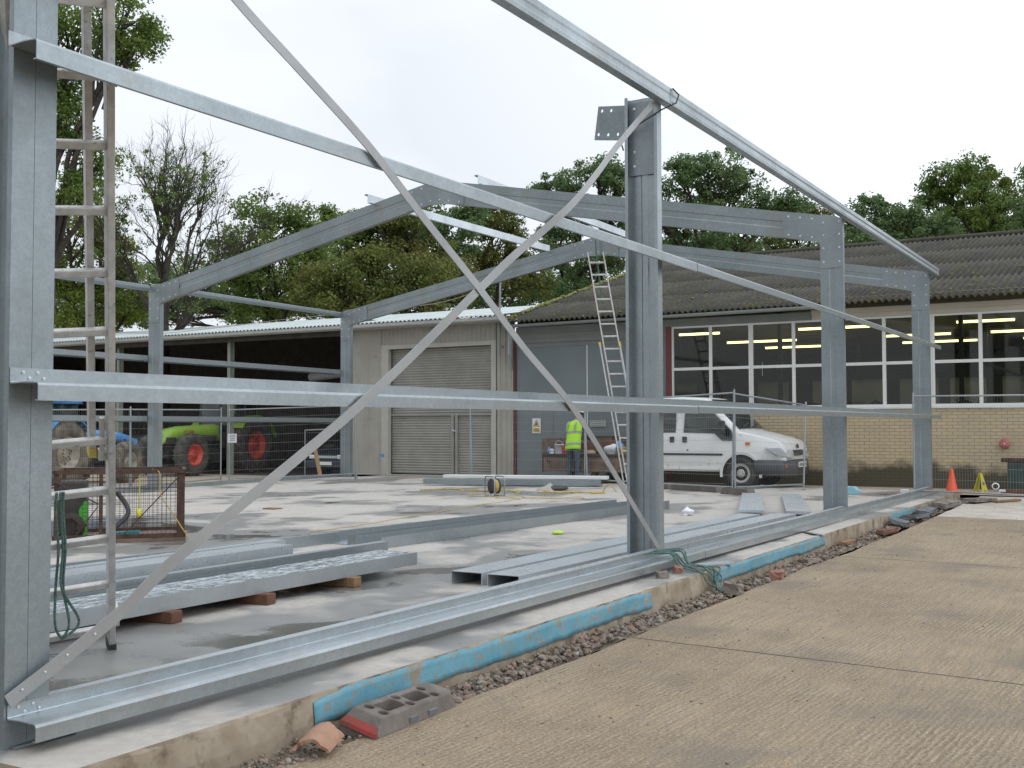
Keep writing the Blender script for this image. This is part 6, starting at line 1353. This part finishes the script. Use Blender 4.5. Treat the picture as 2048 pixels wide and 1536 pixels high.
def bin_():
    e = empty('waste_bin', (22.75, -1.45, -.057), 'dark green bin under a heavy brown beam, right edge', 'bin')
    o = MB().box((-.2, -.22, .0), (.2, .24, .62)).build('body', M('dark_green_bin', (.025, .05, .045), (.05, .08, .075), 5, .6), bevel=.02); o.parent = e
    o = MB().box((-.2, -.5, .625), (.14, .36, .71)).build('top_beam', G['rust'], bevel=.01); o.parent = e
bin_()
for k, (z, y0) in enumerate(((-.057, -1.20), (.004, -1.30))):
    tag(MB().box((21.5, -3.6, z), (21.62, y0, z+.058)).build('red_timber', G['woodred'], bevel=.004), ('lower reddish timber lying on the yard by the bin', 'upper reddish timber lying on the yard by the bin')[k], 'timber', 'reddish timbers by the bin')
o = MB().prism([(0, 0), (.34, 0), (.34, .08), (.27, .15), (.0, .155)], (0, 0, 0), (0, -1, 0), (0, 0, 1), (.22, 0, 0)).build('foam_block', G['foam'], bevel=.006); o.location = (19.2, 1.42, .002); tag(o, 'pale blue foam block on the slab between the last two columns', 'foam block')
tag(MB().box((20.3, .35, .002), (20.42, .5, .07)).build('small_box', G['cloth_white'], bevel=.008), 'tiny white tub at the foot of the last column', 'tub')
tag(MB().box((10.8, 8.35, .002), (11.0, 8.6, .02)).build('brick_piece', G['brickred']), 'flat reddish piece lying alone on the dry slab', 'brick piece')
o = bagmesh((9.35, 2.4, .02), (.07, .06, .03), M('lime_glove', (.45, .65, .08), None, 4, .8), 'glove', 'lime green glove dropped on the wet slab', 'glove', 14)
bagmesh((12.9, 2.1, .05), (.10, .08, .06), G['cloth_white'], 'plastic_bag', 'crumpled white bag behind the channels, right of the tall column', 'bag', 15)
# ------------------------------------------------------------------ person
def skin_mesh(name, verts, edges, radii, mat, root=0, sub=2):
    me = bpy.data.meshes.new(name); me.from_pydata(verts, edges, []); me.materials.append(mat)
    o = bpy.data.objects.new(name, me); COL.objects.link(o)
    sk = o.modifiers.new('skin', 'SKIN'); sk.use_smooth_shade = True
    for i, v in enumerate(me.skin_vertices[0].data): 
        r_ = radii[i]; v.radius = r_ if isinstance(r_, tuple) else (r_, r_); v.use_root = i == root
    s_ = o.modifiers.new('sub', 'SUBSURF'); s_.levels = sub; s_.render_levels = sub
    dg = bpy.context.evaluated_depsgraph_get(); me2 = bpy.data.meshes.new_from_object(o.evaluated_get(dg)); COL.objects.unlink(o); bpy.data.objects.remove(o)
    o = bpy.data.objects.new(name, me2); COL.objects.link(o); me2.materials.clear(); me2.materials.append(mat)
    me2.polygons.foreach_set('use_smooth', [True]*len(me2.polygons)); return o
def worker():
    # local: x forward (towards the truck), y left, z up; standing, bent a little over the load
    e = empty('person', (20.72, 8.02, -.0), 'person in a yellow hi-vis vest and jeans leaning over the truck bed', 'person', rz=R(-12))
    V_ = [(0, 0, .93), (.02, 0, 1.05), (.05, 0, 1.22), (.10, 0, 1.40), (.14, 0, 1.47), (.20, 0, 1.53), (.26, -.01, 1.62), (.29, -.01, 1.70),
          (0, .10, .88), (.03, .12, .50), (-.02, .13, .09), (.10, .14, .04), (0, -.10, .88), (.02, -.12, .50), (-.04, -.13, .09), (.08, -.15, .04),
          (.11, .17, 1.40), (.20, .23, 1.16), (.40, .18, 1.02), (.46, .17, 1.00), (.11, -.17, 1.40), (.18, -.25, 1.15), (.38, -.24, 1.0), (.44, -.23, .98)]
    E_ = [(0, 1), (1, 2), (2, 3), (3, 4), (4, 5), (5, 6), (6, 7), (0, 8), (8, 9), (9, 10), (10, 11), (0, 12), (12, 13), (13, 14), (14, 15), (3, 16), (16, 17), (17, 18), (18, 19), (3, 20), (20, 21), (21, 22), (22, 23)]
    Rr = [(.15, .12), (.145, .11), (.16, .115), (.15, .10), (.06, .055), (.052, .052), (.085, .095), (.075, .085), (.095, .095), (.062, .062), (.045, .045), (.04, .04), (.095, .095), (.062, .062), (.045, .045), (.04, .04), (.062, .06), (.045, .045), (.035, .035), (.028, .028), (.062, .06), (.045, .045), (.035, .035), (.028, .028)]
    b = skin_mesh('body', V_, E_, Rr, G['skin']); b.parent = e
    me = b.data; me.materials.append(G['denim']); me.materials.append(G['navy']); me.materials.append(G['blackpl'])
    for p in me.polygons:
        c = p.center
        p.material_index = 3 if c.z < .10 else 1 if c.z < .97 and abs(c.y) < .3 and c.x < .2 else 2 if (c.z < 1.46 and not (c.x > .37)) else 0
    # hands with five fingers each, curled on the load
    for sy, h0 in ((1, (.47, .17, 1.0)), (-1, (.45, -.23, .98))):
        hv = [h0, (h0[0]+.05, h0[1], h0[2]-.015)]; he = [(0, 1)]; hr = [.024, .026]
        for k, yo in enumerate((-.028, -.010, .010, .028)):
            i = len(hv); l = (.030, .036, .034, .026)[k]
            hv += [(h0[0]+.075, h0[1]+yo, h0[2]-.02), (h0[0]+.075+l, h0[1]+yo, h0[2]-.035), (h0[0]+.08+l, h0[1]+yo, h0[2]-.065)]; he += [(1, i), (i, i+1), (i+1, i+2)]; hr += [.010, .009, .008]
        i = len(hv); hv += [(h0[0]+.03, h0[1]-sy*.035, h0[2]-.01), (h0[0]+.065, h0[1]-sy*.05, h0[2]-.03)]; he += [(0, i), (i, i+1)]; hr += [.011, .009]
        o = skin_mesh('hand', hv, he, hr, G['skin'], 0, 1); o.parent = e
    # vest: shell round the torso with two bands
    def ring(z, x, rx, ry, n=28): return [(x+rx*math.cos(2*math.pi*k/n), ry*math.sin(2*math.pi*k/n), z+.012*math.sin(4*math.pi*k/n)) for k in range(n)]
    lv = [(.80, -.01, .155, .205), (.86, .0, .16, .205), (.96, .01, .155, .195), (1.06, .025, .148, .19), (1.16, .045, .15, .195), (1.28, .07, .152, .205), (1.38, .095, .145, .215), (1.44, .112, .125, .19), (1.475, .13, .09, .12)]
    v_ = loft([ring(*q) for q in lv], cap=False); o = v_.build('vest', G['hivis']); o.parent = e; s_ = o.modifiers.new('s', 'SOLIDIFY'); s_.thickness = .006; ves = o
    for z0, z1 in ((.90, .955), (1.17, 1.225)):
        def it(z): 
            for a, b_ in zip(lv[:-1], lv[1:]):
                if a[0] <= z <= b_[0]: t = (z-a[0])/(b_[0]-a[0]); return (z, a[1]+(b_[1]-a[1])*t, a[2]+(b_[2]-a[2])*t+.005, a[3]+(b_[3]-a[3])*t+.005)
        o = loft([ring(*it(z0)), ring(*it(z1))], cap=False).build('reflective_band', G['hiband']); o.parent = ves
    for y in (-.12, .12):
        pts = [(1.225, .02), (1.33, .045), (1.42, .0)]
        o = MB().add([(-.085, y-.025, 1.228), (-.085, y+.025, 1.228), (-.055, y+.025, 1.38), (-.055, y-.025, 1.38), (.01, y*.95-.025, 1.455), (.01, y*.95+.025, 1.455)], [(0, 1, 2, 3), (3, 2, 5, 4)]).build('reflective_band', G['hiband']); o.parent = ves; o.location = (-.012, 0, .0)
    # face and hair, white helmet
    hx, hz_ = .285, 1.64; fd = Vector((.86, 0, -.5)); 
    o = MB().lathe([(.012, .0), (.008, .03), (0, .035)], (hx+.075, -.01, hz_-.01), fd, 8).build('nose', G['skin']); o.parent = e
    for sy in (-1, 1):
        o = MB().lathe([(.011, 0), (.008, .006), (0, .008)], (hx+.072, -.01+sy*.03, hz_+.02), fd, 8).build('eye', G['blackpl']); o.parent = e
        o = MB().lathe([(.026, -.008), (.022, .008), (0, .010)], (hx-.0, -.01+sy*.083, hz_+.0), (0, sy, 0), 10).build('ear', G['skin']); o.parent = e
    o = MB().bar((hx+.072, -.035, hz_-.055), (hx+.072, .015, hz_-.055), .008, .008).build('mouth', G['redbrown']); o.parent = e
    o = MB().lathe([(.0, .155), (.05, .148), (.09, .12), (.112, .07), (.118, .02), (.135, .0), (.125, .0)], (.275, -.01, 1.655), (.25, 0, .97), 24).build('helmet', G['cloth_white']); o.parent = e
    o = MB().lathe([(.098, -.06), (.104, .02), (.1, .06)], (.27, -.01, 1.65), (.25, 0, .97), 20).build('hair', G['navy']); o.parent = e
worker()
